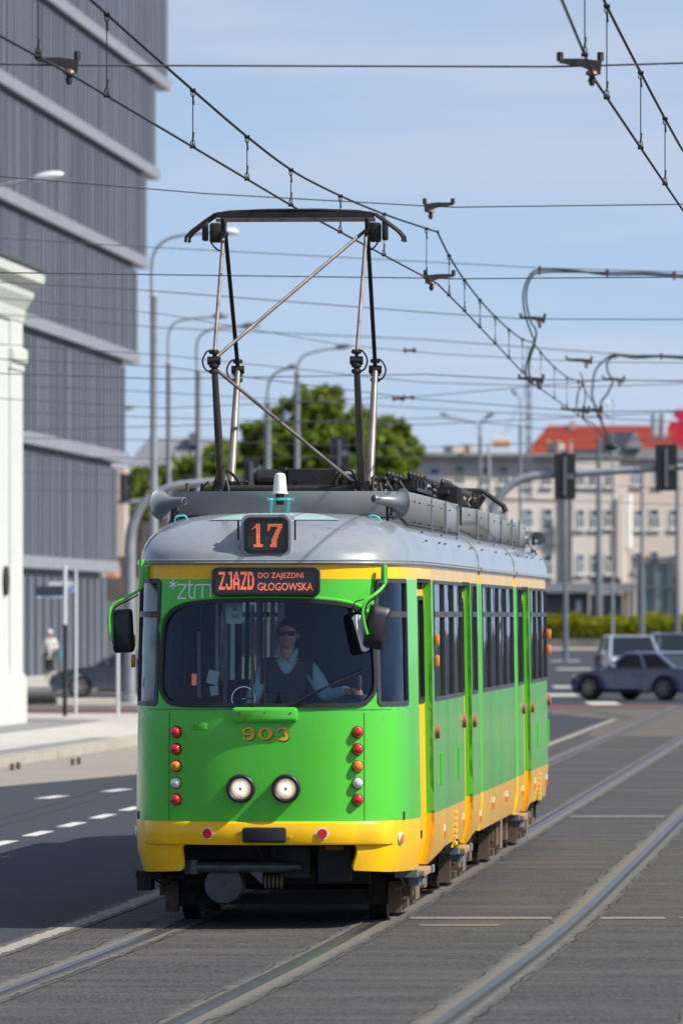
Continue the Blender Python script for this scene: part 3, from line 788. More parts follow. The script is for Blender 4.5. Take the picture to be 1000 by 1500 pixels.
for seg_ in ([(252,856.5),(266,856.5)],[(266,856.5),(253,876.5)],[(252.5,876.5),(266.5,876.5)],[(268,856.5),(277,856.5)],[(284,856.5),(306,856.5)]):
    stroke(m,[(sx(a),sz(b)) for a,b in seg_],w,smooth=False)
stroke(m,[(sx(a),sz(b)) for a,b in [(271,850),(271,862),(271,871),(272.5,875),(277,876.3)]],w)
stroke(m,[(sx(a),sz(b)) for a,b in [(279.5,877),(279.5,868),(279.5,861),(281,858),(285,856.5)]],w)
stroke(m,[(sx(a),sz(b)) for a,b in [(292,857),(292,877)]],w,smooth=False)
stroke(m,[(sx(a),sz(b)) for a,b in [(300,856.5),(303.5,858),(304.5,862),(304.5,877)]],w)
m.build('lettering',WPAINT,tram,fixn=False)
# 903: fat-face figures in yellow with a black drop edge
def digits(m,dx,dz,off,mi):
    def S(pts,wd): stroke(m,[(a+dx,b+dz) for a,b in pts],.02,off,True,mi,wd)
    c=1.4465; h=.046
    def ell(cx,rx,rz,a0,a1,cz=c,n=12): return [(cx+rx*math.cos(R(lerp(a0,a1,k/n))),cz+rz*math.sin(R(lerp(a0,a1,k/n)))) for k in range(n+1)]
    x=.000
    S(ell(x,.041,.038,90,450,n=16),[(0,.009),(.12,.02),(.25,.034),(.38,.02),(.5,.009),(.62,.02),(.75,.034),(.88,.02),(1,.009)])
    x=-.128
    S(ell(x,.034,.024,-90,270,cz=c+.018,n=14),[(0,.008),(.25,.026),(.5,.01),(.75,.026),(1,.008)])
    S([(x+.037,c+.02),(x+.038,c),(x+.028,c-.026),(x+.0,c-.041),(x-.026,c-.036),(x-.034,c-.024)],[(0,.026),(.4,.030),(.7,.012),(1,.022)])
    S([(x-.030,c-.020),(x-.022,c-.020)],[(0,.020),(1,.020)])
    x=.128
    S([(x-.036,c+.022),(x-.02,c+.037),(x+.01,c+.040),(x+.028,c+.026),(x+.02,c+.008),(x-.008,c+.002)],[(0,.02),(.25,.010),(.6,.02),(.75,.026),(1,.008)])
    S([(x-.008,c+.002),(x+.024,c-.002),(x+.036,c-.018),(x+.024,c-.036),(x-.006,c-.041),(x-.03,c-.034),(x-.038,c-.022)],[(0,.008),(.4,.028),(.55,.026),(.75,.010),(1,.022)])
    S([(x-.034,c+.022),(x-.026,c+.022)],[(0,.020),(1,.020)]); S([(x-.036,c-.020),(x-.026,c-.020)],[(0,.020),(1,.020)])
m=MB(); digits(m,.006,-.005,.003,0); digits(m,0,0,.0045,1)
m.build('fleet_number',[RUB,NYEL],tram,fixn=False)
# ------------------------------------------------------------------ nose furniture
def frontbox(name,v0,v1,z0,z1,d0,d1,mt,bev=.01,par=None,n=6):
    m=MB(); 
    o=rrect(v0,v1,z0,z1,bev*1.5 if bev else .002,3); N=len(o)
    o2=shrink(o,bev) if bev else o
    m.add([fv(*p,d0) for p in o]+[fv(*p,d1-bev*.6) for p in o]+[fv(*p,d1) for p in o2],[(k,(k+1)%N,N+(k+1)%N,N+k) for k in range(N)]+[(N+k,N+(k+1)%N,2*N+(k+1)%N,2*N+k) for k in range(N)]+[tuple(range(2*N,3*N))])
    return m.build(name,mt,par or tram,smooth=True,sharp=45)
hb=frontbox('coupling_cover',-.243,.243,1.532,1.643,-.01,.052,GREEN,.02)
m=MB()
for v in (-.19,.0,.19): m.lathe(fv(v,1.60,.051),(0,-1,0),[(0,.006),(.003,.006)],8); mark(m)
build_each(m,'bolt',BLKM,hb)
nb=MB()
for v in (-.245,.245): nb.quad(*[fv(a,b,.004) for a,b in ((v-.05,1.645),(v+.05,1.645),(v+.05,1.66),(v-.05,1.66))])
sp=frontbox('maker_plate',-.548,-.437,1.475,1.528,0,.008,GREEN,.003)
m=MB()
for v in (-.53,-.49,-.455): m.lathe(fv(v,1.503,.007),(0,-1,0),[(0,.006),(.004,.004)],8); mark(m)
build_each(m,'bolt',GREENS,sp)
# panel seams of the nose
sm=MB(); SEAM=mat('seam_shadow_green',(.03,.24,.02),.5)
def seam(P):
    for a,b in zip(P,P[1:]):
        (v0,z0_),(v1,z1_)=a,b; w=.0028
        if abs(v1-v0)>abs(z1_-z0_): sm.quad(fv(v0,z0_-w,.002),fv(v1,z1_-w,.002),fv(v1,z1_+w,.002),fv(v0,z0_+w,.002))
        else: sm.quad(fv(v0-w,z0_,.002),fv(v0+w,z0_,.002),fv(v1+w,z1_,.002),fv(v1-w,z1_,.002))
for s in (-1,1):
    seam([(s*(.25+.06*i),1.625) for i in range(14)])
    seam([(s*.73,.80+.1*i) for i in range(9)])
sm.build('panel_seam',SEAM,tram,fixn=False)
# yellow bumper belt and black buffer
def belt():
    m=MB(); a0=a_of_v(-.93); a1=a_of_v(.93)
    prof=[(0,.797),(.022,.79),(.03,.775),(.032,.645),(.024,.626),(0,.622)]; K=60; vs=[]
    for i in range(K+1):
        a=lerp(a0,a1,i/K); fade=min(1,min(i,K-i)/5)
        for d,z in prof: vs.append(front(a,z,.002+d*fade))
    n=len(prof); m.add(vs,[(i*n+j,i*n+j+1,(i+1)*n+j+1,(i+1)*n+j) for i in range(K) for j in range(n-1)])
    return m.build('bumper_belt',YEL,tram,smooth=True,sharp=35)
belt()
bf=frontbox('buffer',-.158,.158,.642,.755,.03,.10,RUB,.012)
m=MB()
for v,z in ((-.185,.72),(.185,.68)): m.lathe(fv(v,z,.034),(0,-1,0),[(0,.012),(.006,.010)],8); mark(m)
build_each(m,'bolt',YELS,tram)
def nrm(v): 
    p,n=planpt(a_of_v(v)); return Vector((n.x,n.y,0))
for v in (-.42,.418):
    m=MB(); nn=nrm(v); c=fv(v,.709,.034); t=Vector((-nn.y,nn.x,0)); up=Vector((0,0,1))
    P=[c+t*a+up*b for a,b in ((-.055,0),(-.02,.042),(.02,.042),(.055,0),(.02,-.042),(-.02,-.042))]
    m.add(P+[p+nn*.006 for p in P],[tuple(range(6,12)),*[(i,(i+1)%6,6+(i+1)%6,6+i) for i in range(6)]],0)
    m.lathe(c,nn,[(0,.037),(.014,.037),(.018,.033)],18,1); m.build('reflector',[STRIPE,LRED],tram)
for v,(s,) in ((-1.04,(1,)),(.975,(1,))):
    m=MB(); nn=nrm(v) ; c=fv(v,.70 if v<0 else .63+.03,.0)
    m.lathe(c,nn,[(0,.048),(.006,.046),(.007,.038),(.014,.036)],16,0); m.lathe(c,nn,[(.007,.036),(.02,.034)],16,1)
    m.build('side_reflector',[STRIPE,LRED if v<0 else LAMB],tram,smooth=True,sharp=40)
# headlights
for v in (-.178,.158):
    c=fv(v,1.041,0); nn=Vector((0,-1,0))
    m=MB(); m.lathe(c,nn,[(-.02,.105),(.05,.108),(.072,.104),(.078,.092),(.07,.078),(.055,.076)],28); hl=m.build('headlight',RUB,tram,smooth=True,sharp=60)
    m=MB(); m.lathe(c,nn,[(.02,.05),(.055,.076),(.064,.062)],28,0); m.lathe(c,nn,[(.0639,.0621),(.069,.042)],28,1); m.lathe(c,nn,[(.0689,.0421),(.071,.026),(.072,.001)],28,2); m.build('lens',[mat('headlight_reflector_rim',(.62,.50,.42),.2,coat=1,emit=.28,var=.5,scale=30) if 'headlight_reflector_rim' not in MATS else MATS['headlight_reflector_rim'],LHEAD,mat('headlight_hot_core',(1,.86,.68),.2,emit=.9,var=.2,scale=40) if 'headlight_hot_core' not in MATS else MATS['headlight_hot_core']],hl,smooth=True)
    m=MB(); m.lathe(c,nn,[(.066,.016),(.08,.013),(.084,.004)],12); m.tube([c+nn*.074+Vector((0,0,-.07)),c+nn*.076+Vector((0,0,.07))],.002,4); m.build('bulb_shield',CHROME,hl,smooth=True)
# columns of small lamps
for v in (-.675,.680):
    for z,mt in ((1.457,LRED),(1.331,LRED),(1.205,LAMB),(1.080,LCLR),(.957,LRED)):
        nn=(nrm(v)+Vector((0,-.6,0))).normalized(); c=fv(v,z,-.012)
        m=MB(); m.lathe(c,nn,[(0,.046),(.018,.047),(.024,.044)],18,0); m.lathe(c,nn,[(.02,.042),(.045,.037),(.062,.028),(.066,.012)],18,1)
        m.build('signal_lamp',[RUB,mt],tram,smooth=True,sharp=50)
# amber repeaters on the sides
m=MB()
for s in (-1,):
    for z in (2.13,1.98): m.box((s*(1.05+.02),.95,z),(.035,.06,.10),bev=.012); mark(m)
build_each(m,'turn_signal',LAMB,tram,smooth=True)
m=MB()
for z in (2.13,1.97):
    m.box((W+.005,2.86,z),(.035,.045,.09),bev=.010); mark(m); m.box((W-.0,22.95,z),(.055,.05,.10),bev=.012); mark(m)
build_each(m,'turn_signal',LAMB,tram,smooth=True)
# side reflectors, vents and push buttons
m=MB()
for u,z in ((4.0,.62),(6.75,.64),(9.45,.60)): m.bb(W-.01,W+.006,u-.02,u+.02,z-.0,z+.05,1); m.bb(W-.01,W+.006,u-.02,u+.02,z-.055,z-.0,0); mark(m)
for u,z in ((11.7,.66),(14.1,.66),(17.3,.64),(19.9,.66),(22.6,.64)): m.bb(W-.01,W+.006,u-.03,u+.03,z,z+.05,1); m.bb(W-.01,W+.006,u-.03,u+.03,z-.055,z,0); mark(m)
build_each(m,'side_reflector',[LAMB,STRIPE],tram)
m=MB()
for u in (5.6,21.0):
    for k in range(6): m.bb(W-.02,W+.008,u-.14,u+.14,.715-k*.05,.74-k*.05)
    mark(m)
build_each(m,'louvre',NYEL,tram)
m=MB()
for u,z in ((2.95,1.42),(6.8,1.45),(8.42,1.43),(17.4,1.43),(19.25,1.42),(23.0,1.45)): m.lathe((W-.01,u,z),(1,0,0),[(0,.055),(.03,.055),(.035,.04)],12); mark(m)
build_each(m,'push_button_box',mat('rusty_brown_plastic',(.30,.12,.06),.6),tram,smooth=True)
m=MB()
for u in (3.4,5.9,20.4,22.8): m.bb(W-.01,W+.015,u-.02,u+.02,1.0,1.25,0,.004); mark(m)
build_each(m,'panel_latch',GREEN,tram)
# ------------------------------------------------------------------ mirrors and wipers
def mirror(side_):
    s=side_
    m=MB()
    if s<0:
        arm=catmull([(-.955,.42,2.74),(-.955,.40,2.60),(-.965,.38,2.52),(-1.06,.34,2.455),(-1.16,.32,2.40),(-1.185,.30,2.33),(-1.185,.30,2.24),(-1.17,.30,2.13)],6)
    else:
        arm=catmull([(.865,.25,2.70),(.868,.24,2.62),(.865,.22,2.545),(.82,.14,2.49),(.745,.08,2.43),(.72,.06,2.36),(.73,.05,2.27),(.755,.04,2.18)],6)
    m.tube(arm,[.02 if i<12 else .012 for i in range(len(arm))],8,0)
    c2=arm[3]; m.box((c2.x+(.03 if s<0 else 0),c2.y,c2.z-.03),(.05,.03,.09),0,bev=.004)
    m.tube([p+Vector((.012,.02,-.02)) for p in arm[14:]],.006,6,1)
    mo=m.build('mirror_arm',[GREEN,RUB],None,smooth=True)
    b=MB()
    if s<0: C=(-1.095,.36,2.206); T=R(-3)
    else: C=(.822,.10,2.235); T=R(12)
    # shell: bevelled tapered box
    w,h,d=.158,.325,.075
    o=rr3(w,h,.03,5); N=len(o)
    rings=[(1.0,.035),(1.0,.0),(.93,-.02),(.62,-.05)]
    M=Matrix.Translation(C)@Matrix.Rotation(T,4,'Y')@Matrix.Rotation(R(-18 if s<0 else 12),4,'Z')
    vs=[]
    for sc,y in rings: vs+=[M@Vector((p[0]*sc,y,p[1]*sc)) for p in o]
    fs=[(r*N+k,r*N+(k+1)%N,(r+1)*N+(k+1)%N,(r+1)*N+k) for r in range(3) for k in range(N)]+[tuple(range(3*N,4*N)),tuple(range(N))]
    b.add(vs,fs,0)
    sh=b.build('mirror',RUB,tram,smooth=True,sharp=30); mo.parent=sh
    g=MB(); g.add([M@Vector((p[0]*.9,.037,p[1]*.9)) for p in o],[tuple(range(N))]); g.build('mirror_glass',MIR,sh)
    if s>0:
        g=MB(); o=rr3(.10,.31,.03,4); N=len(o); M2=Matrix.Translation((.69,.14,2.18))@Matrix.Rotation(R(16),4,'Y')@Matrix.Rotation(R(50),4,'Z')
        M2=Matrix.Translation((.70,.10,2.19))@Matrix.Rotation(R(-16),4,'Y')@Matrix.Rotation(R(35),4,'Z')
        g.add([M2@Vector((p[0],-.01,p[1])) for p in o]+[M2@Vector((p[0],.02,p[1])) for p in o],[(k,(k+1)%N,N+(k+1)%N,N+k) for k in range(N)]+[tuple(range(N,2*N))],0)
        g.add([M2@Vector((p[0]*.8,-.012,p[1]*.9)) for p in o],[tuple(range(N))],1)
        g.tube(catmull([(.67,.12,2.33),(.64,.12,2.36),(.66,.12,2.42),(.72,.14,2.44)],4),.005,6,0)
        g.build('inner_mirror',[RUB,CURT],sh)
mirror(-1); mirror(1)
m=MB()
m.tube([fv(-.085,1.655,.03),fv(-.092,1.8,.045),fv(-.085,2.08,.03)],[.011,.007,.005],6); m.tube([fv(-.075,1.82,.022),fv(-.088,2.1,.022),fv(-.082,2.3,.02)],.007,6)
m.build('wiper',RUB,tram)
m=MB()
m.tube([fv(.19,1.655,.03),fv(.42,1.78,.045),fv(.74,1.93,.04)],[.013,.009,.004],6); m.tube([fv(.30,1.71,.022),fv(.55,1.845,.024)],.009,6)
m.build('wiper',RUB,tram)
m=MB()
for v in (-.085,.19): m.lathe(fv(v,1.648,0),(0,-1,0),[(0,.018),(.03,.014)],10); mark(m)
build_each(m,'wiper_pivot',RUB,tram)
# ------------------------------------------------------------------ underframe, bogies, steps
m=MB()
for a,b in ((.9,9.4),(9.9,15.9),(16.4,23.8)):
    m.bb(-.98,.98,a,b,.62,.80); m.bb(-.6,.6,a,b,.36,.62)  # full-length boxes, put in to block light under the floor
for u in (5.2,6.3,7.4,12.2,13.6,18.4,19.6): m.bb(.5,.98,u,u+.7,.40,.62); m.bb(-.98,-.5,u,u+.7,.36,.62)
m.bb(-.9,.9,.62,.9,.50,.80); m.bb(-.68,.70,1.1,1.3,.30,.62)
m.build('underframe',DARK,tram)
m=MB(); m.bb(.36,.60,.42,.7,.34,.62,bev=.01); m.bb(.0,.30,.5,.8,.36,.60,bev=.01); m.tube([(.02,.45,.6),(.06,.5,.44),(.09,.55,.4)],.016,6); m.tube([(-.1,.4,.62),(-.05,.45,.5),(.1,.5,.47)],.01,6)
m.bb(.415,.555,.41,.42,.575,.605,1)
m.build('equipment_box',[DARK,mat('dull_orange_label',(.28,.12,.02),.7)],tram)
m=MB(); m.tube([(-.64,.42,.448),(.05,.42,.448),(.22,.5,.45)],[.043,.043,.03],12); m.lathe((-.58,.42,.395),(0,0,1),[(0,.055),(.105,.055)],12)
m.add([(-.16,.40,.42),(-.05,.40,.42),(-.05,.40,.32),(-.16,.42,.42),(-.05,.42,.42),(-.05,.42,.32)],[(0,1,2),(3,5,4),(0,2,5,3),(1,4,5,2)])
m.build('coupling_bar',mat('blue_grey_steel',(.07,.085,.10),.45,metal=.4,var=.3),tram,smooth=True,sharp=40)
m=MB(); m.lathe((-.345,.46,.315),(0,-1,0),[(-.25,.145),(0,.145),(.015,.138),(.022,.02)],28); m.lathe((-.345,.46,.315),(0,-1,0),[(.02,.012),(.03,.01)],8)
m.build('air_tank',mat('dark_grey_tank',(.055,.062,.065),.5,var=.2),tram,smooth=True,sharp=50)
m=MB()
for k in range(5): m.lathe((-.04+.03*k,.46,.34),(1,0,0),[(0,.05),(.008,.055),(.016,.05)],14)
m.build('buffer_spring',BROWN,tram,smooth=True)
def bogie(u,first=None):
    e=empty('bogie',(0,u,0)); e.parent=tram
    for s in (-1,1):
        m=MB()
        m.bb(s*.84,s*.93,-1.15,1.15,.22,.40); m.bb(s*.82,s*.95,-.28,.28,.12,.48); 
        for w in (-.9,.9): m.bb(s*.80,s*.96,w-.17,w+.17,.18,.45); m.lathe((s*.88,w,.32),(s,0,0),[(0,.12),(.06,.12),(.08,.08)],14); m.bb(s*.80,s*.90,w-.34,w-.26,.06,.3)
        m.bb(s*.86,s*.90,-.45,.45,.07,.13)
        m.build('side_frame',BROWN,e)
        for w in (-.9,.9):
            m=MB(); m.lathe((s*.65,w,.33),(s,0,0),[(0,.355),(.03,.355),(.035,.33),(.13,.33),(.135,.27),(.12,.25),(.12,.1),(.14,.1),(.14,.02)],28)
            m.build('wheel',DARK if w<0 and u<4 else BROWN,e,smooth=True,sharp=40)
    m=MB(); m.bb(-.6,.6,-.25,.25,.2,.5); m.tube([(-.7,-.9,.33),(.7,-.9,.33)],.08,10); m.tube([(-.7,.9,.33),(.7,.9,.33)],.08,10); m.bb(-.9,.9,-1.2,-1.12,.12,.2)
    m.build('axle_beam',DARK,e); return e
for u in (3.0,9.7,16.18,21.6): bogie(u)
def step(u0,u1,s=1):
    m=MB(); m.bb(s*.88,s*1.05,u0,u0+.22,.345,.40,0); m.bb(s*.95,s*1.095,u0+.22,u1,.345,.39,1,.006); m.bb(s*.97,s*1.05,u0+.3,u0+.5,.27,.34,0); m.bb(s*1.092,s*1.105,u1-.3,u1,.345,.40,0); m.bb(s*1.0,s*1.06,u0+.5,u0+.9,.27,.32,0)
    m.tube([(s*.9,u0+.1,.38),(s*.95,u0+.1,.28),(s*.88,u0+.1,.25)],.008,6,0)
    m.build('door_step',[mat('grey_step_metal',(.12,.14,.155),.5,var=.2) if 'grey_step_metal' not in MATS else MATS['grey_step_metal'],WOODM],tram)
step(1.25,2.6); step(6.95,8.2); step(17.6,18.9)
m=MB(); m.bb(-1.055,-.86,1.0,1.9,.345,.40); m.bb(-1.045,-.94,1.0,1.3,.25,.345); m.tube([(-.95,1.0,.36),(-.84,1.0,.29),(-.80,1.0,.30),(-.80,1.0,.38)],.008,6); m.bb(-.95,-.6,1.1,1.2,.33,.36)
m.build('door_step',DARK,tram)
m=MB(); m.bb(.80,.98,23.3,23.9,.36,.48); m.add([(.72,23.5,.42),(.95,23.5,.40),(.95,23.5,.22),(.80,23.5,.26),(.72,23.6,.42),(.95,23.6,.40),(.95,23.6,.22),(.80,23.6,.26)],[(0,1,2,3),(4,5,6,7),(0,1,5,4),(1,2,6,5),(2,3,7,6),(3,0,4,7)])
m.build('rear_lifeguard',DARK,tram)
# ------------------------------------------------------------------ interior
FLO=mat('dark_floor',(.05,.05,.055),.6); SEAT=mat('red_seat_cover',(.28,.02,.02),.5); CAB=mat('cab_dark_blue',(.015,.022,.035),.6); POLE=mat('grey_blue_pole',(.42,.47,.48),.35)
m=MB(); m.bb(-1.0,1.0,.55,9.3,.80,.86); m.bb(-1.02,1.02,9.95,15.9,.80,.86); m.bb(-1.02,1.02,16.4,23.5,.80,.86); m.build('floor',FLO,tram)
m=MB(); m.bb(-.95,.95,.6,9.3,2.66,2.70); m.bb(-1.0,1.0,9.95,15.9,2.66,2.70); m.bb(-1.0,1.0,16.4,23.5,2.66,2.70); m.build('ceiling',INNER,tram)
m=MB(); m.bb(-.72,.86,.27,.62,1.50,1.60,bev=.02); m.bb(-.72,.86,.30,.45,.9,1.5); m.bb(.44,.80,.40,.66,1.60,1.70,bev=.02); m.bb(-.02,.14,.36,.50,1.60,1.75,bev=.01)
dash=m.build('dashboard',CAB,tram)
m=MB(); m.bb(.02,.86,1.42,1.46,.86,2.62); m.bb(-.55,-.50,1.42,1.46,.86,2.62); m.build('cab_partition',CAB,tram)
m=MB()
for v,u,z0,z1 in ((-.46,1.2,1.72,2.46),(-.43,1.6,1.6,2.5),(-.62,1.5,1.7,2.2),(-.27,2.2,1.6,2.4),(-.15,2.6,1.5,2.4),(.02,1.38,1.9,2.5),(-.06,3.2,1.5,2.4),(-.34,3.6,1.2,2.5),(.0,1.36,.9,2.5)): m.tube([(v,u,z0),(v,u,z1)],.014 if v!=.02 else .022,8); mark(m)
build_each(m,'grab_pole',POLE,tram,smooth=True)
m=MB(); m.tube([(-.21+.088*math.cos(2*PI*k/28),.62+.03*math.sin(2*PI*k/28),1.70+.088*math.sin(2*PI*k/28)) for k in range(28)],.007,6,closed=True); m.tube([(-.21,.62,1.70),(-.21,.66,1.55)],.015,8); m.tube([(-.295,.62,1.70),(-.125,.62,1.70)],.005,6)
m.build('hand_wheel',CHROME,tram,smooth=True)
m=MB(); m.lathe((.64,.53,1.70),(0,0,1),[(0,.10),(.02,.10),(.03,.09)],20,0); m.tube([(.64,.53,1.72),(.66,.50,1.775)],.012,8,0); m.lathe((.665,.50,1.775),(0,0,1),[(0,.012),(.03,.02),(.07,.022),(.10,.014),(.105,.004)],12,1)
m.build('master_controller',[CAB,mat('brown_wooden_knob',(.25,.14,.07),.4)],tram,smooth=True)
m=MB(); o=rr3(.125,.17,.02,4); N=len(o)
m.add([(-.255+a,.33,2.345+b) for a,b in o]+[(-.255+a,.335,2.345+b) for a,b in o],[tuple(range(N)),tuple(range(N,2*N))[::-1]]+[(k,(k+1)%N,N+(k+1)%N,N+k) for k in range(N)])
cd=m.build('duty_card',mat('pale_card',(.45,.55,.55),.5),tram)
def dec(txt,v,z,w,h,u,mt,par):
    vs,fs=text_mesh(txt,w,h,.01); mm=MB(); mm.add([(v+a,u,z+b) for a,b in vs],fs); return mm.build('lettering',mt,par)
dec('52',-.25,2.315,.045,.03,.327,RUB,cd); dec('6',-.25,2.375,.03,.045,.327,RUB,cd)
ONE=mat('orange_sticker_glow',(.9,.25,.07),.5,emit=.15)  # faint glow added to the sticker colour, though it is no lamp
o1=dec('1',-.552,1.845,.037,.085,.30,ONE,tram)
m=MB(); m.box((-.43,.5,1.86),(.08,.02,.10),ry=R(15)); m.box((-.42,.5,1.76),(.06,.02,.07),ry=R(-8)); m.bb(-.45,-.2,.45,.47,1.655,1.665); m.build('dashboard_paper',mat('pale_blue_paper',(.45,.56,.58),.6),dash)
m=MB()
for row,us in ((-.7,[2.2+.85*k for k in range(8)]),(.62,[3.2,4.05,4.9,5.7]),(-.7,[10.4+.85*k for k in range(6)]),(.62,[10.6+.85*k for k in range(6)]),(-.7,[17+.85*k for k in range(6)]),(.62,[19.6,20.4,21.3])):
    for u in us: m.bb(row-.24,row+.24,u,u+.42,1.24,1.32,bev=.02); m.bb(row-.24,row+.24,u+.40,u+.46,1.3,1.78,bev=.02); m.bb(row-.04,row+.04,u+.1,u+.3,.86,1.25); mark(m)
build_each(m,'seat',SEAT,tram)
m=MB(); m.bb(-.10,.28,.86,1.22,1.30,1.38,bev=.03); m.bb(-.10,.28,1.2,1.27,1.35,2.0,bev=.03); m.bb(.04,.14,.95,1.1,.86,1.3); m.build('driver_seat',CAB,tram)
# ------------------------------------------------------------------ people
SKIN=mat('skin',(.56,.31,.22),.5,var=.06,scale=30); HAIRD=mat('dark_short_hair',(.03,.022,.018),.7,var=.3,scale=60); VEST=mat('dark_grey_vest',(.045,.045,.055),.8,var=.1,scale=20)
SHIRT=mat('pale_teal_shirt',(.30,.55,.58),.7,var=.06,scale=12); GLS=mat('dark_sunglasses',(.006,.006,.008),.35,spec=.3); TROU=mat('dark_trousers',(.03,.03,.035),.8); LIP=mat('lips',(.32,.12,.09),.5)
def skinfig(pts,edges,sub=2):
    """pts: dict name->(co,radius); returns evaluated (verts,faces)"""
    names=list(pts); me=bpy.data.meshes.new('tmp'); me.from_pydata([pts[n][0] for n in names],[(names.index(a),names.index(b)) for a,b in edges],[])
    o=bpy.data.objects.new('tmp',me); COL.objects.link(o); md=o.modifiers.new('s','SKIN'); md.use_smooth_shade=True
    for i,n in enumerate(names):
        r=pts[n][1]; me.skin_vertices[0].data[i].radius=(r,r) if not isinstance(r,tuple) else r
        me.skin_vertices[0].data[i].use_root=(i==0)
    s=o.modifiers.new('u','SUBSURF'); s.levels=sub; s.render_levels=sub
    dg=bpy.context.evaluated_depsgraph_get(); e=bpy.data.meshes.new_from_object(o.evaluated_get(dg))
    vs=[v.co[:] for v in e.vertices]; fs=[tuple(p.vertices) for p in e.polygons]
    bpy.data.objects.remove(o); bpy.data.meshes.remove(e); bpy.data.meshes.remove(me)
    return vs,fs
def headmesh(m,c,M=None,s=1.0,mi=0,lip=None,female=False):
    """head centred on c, facing -y before M"""
    n,k=28,22; vs=[];fs=[];M=M or Matrix.Identity(3)
    g=lambda x,z,cx,cz,sx,sz:math.exp(-((x-cx)/sx)**2-((z-cz)/sz)**2)
    mi_list=[]
    P=[]
    for i in range(k+1):
        t=PI*i/k
        for j in range(n):
            a=2*PI*j/n; x=math.sin(t)*math.sin(a); y=-math.sin(t)*math.cos(a); z=math.cos(t)
            lx=.076*x*(1-.18*max(0,-z)**1.2); lz=.118*z; ly=.098*y
            if z<0: ly=ly*(1-.10*(-z)) ; lx*=1-.12*max(0,-z-.35)
            if y>0 and z<-.3: ly*=1-.55*min(1,(-z-.3)*1.6)
            if y<0:
                d=0; d+=.020*g(lx,lz,0,-.016,.011,.020)+.012*g(lx,lz,0,.004,.008,.02)
                d-=.009*(g(lx,lz,.031,.012,.016,.010)+g(lx,lz,-.031,.012,.016,.010))
                d+=.006*g(lx,lz,0,.032,.05,.010)+.006*g(lx,lz,0,-.052,.022,.010)-.003*g(lx,lz,0,-.060,.02,.004)+.009*g(lx,lz,0,-.090,.024,.014)
                ly-=d
            P.append((lx,ly,lz)); vs.append(Vector(c)+M@(Vector((lx,ly,lz))*s))
    for i in range(k):
        for j in range(n): fs.append((i*n+j,(i+1)*n+j,(i+1)*n+(j+1)%n,i*n+(j+1)%n))
    m.add(vs,fs,mi)
    for sg in (-1,1):
        o=len(m.v); q=MB(); q.sphere((0,0,0),1,8,6)
        m.add([Vector(c)+M@(Vector((sg*(.076+.006)+p[0]*.008,.008+p[1]*.017,-.002+p[2]*.030))*s) for p in q.v],q.f,mi)
        q=MB(); q.sphere((0,0,0),.011,8,6)
        m.add([Vector(c)+M@(Vector((sg*.031+p[0],-.078+p[1],.012+p[2]))*s) for p in q.v],q.f,mi if lip is None else lip)
def hairmesh(c,M=None,s=1.0,front_z=.058,back_z=-.05,th=.008):
    m=MB(); n,k=26,16; M=M or Matrix.Identity(3); vs=[];fs=[]
    for i in range(k+1):
        for j in range(n):
            a=2*PI*j/n; f=max(0,math.cos(a))   # 1 at the face
            zlim=lerp(back_z,front_z,f**.5 if f>0 else 0) if f>0 else back_z
            zl=max(-.99,min(.99,zlim/.118)); t=math.acos(zl)*i/k
            x=math.sin(t)*math.sin(a); y=-math.sin(t)*math.cos(a); z=math.cos(t)
            jit=1+.03*math.sin(j*5.1+i*3.7)
            vs.append(Vector(c)+M@(Vector(((.076+th)*x*jit,(.098+th)*y,(.118+th)*z*(1 if z>0 else .97)))*s))
    for i in range(k):
        for j in range(n): fs.append((i*n+j,(i+1)*n+j,(i+1)*n+(j+1)%n,i*n+(j+1)%n))
    m.add(vs,fs); return m
def hand(m,w,d,pn,curl=.9,side=1,s=1.0,mi=0):
    """w wrist, d direction of the fingers, pn palm normal"""
    w=Vector(w); d=Vector(d).normalized(); pn=Vector(pn); pn=(pn-d*pn.dot(d)).normalized(); x=d.cross(pn).normalized()*side
    q=MB(); q.sphere((0,0,0),1,12,8)
    m.add([w+d*(.048*s+p[2]*.052*s)+x*(p[0]*.041*s)+pn*(p[1]*.016*s) for p in q.v],q.f,mi)
    for i,(off,L) in enumerate(((-.030,.070),(-.010,.079),(.011,.073),(.030,.058))):
        p=w+d*.088*s+x*off*s; pts=[p-d*.02*s,p]; dd=d.copy(); 
        for l in (.42,.32,.26):
            dd=(dd*math.cos(curl*.55)+pn*math.sin(curl*.55)).normalized(); p=p+dd*L*l*s; pts.append(p)
        m.tube(pts,[.0095*s,.0095*s,.0088*s,.0078*s,.006*s],8,mi)
    p=w+d*.025*s-x*.032*s; m.tube([p,p-x*.024*s+d*.02*s+pn*.008*s,p-x*.03*s+d*.045*s+pn*.02*s,p-x*.022*s+d*.066*s+pn*.03*s],[.013*s,.011*s,.010*s,.007*s],8,mi)
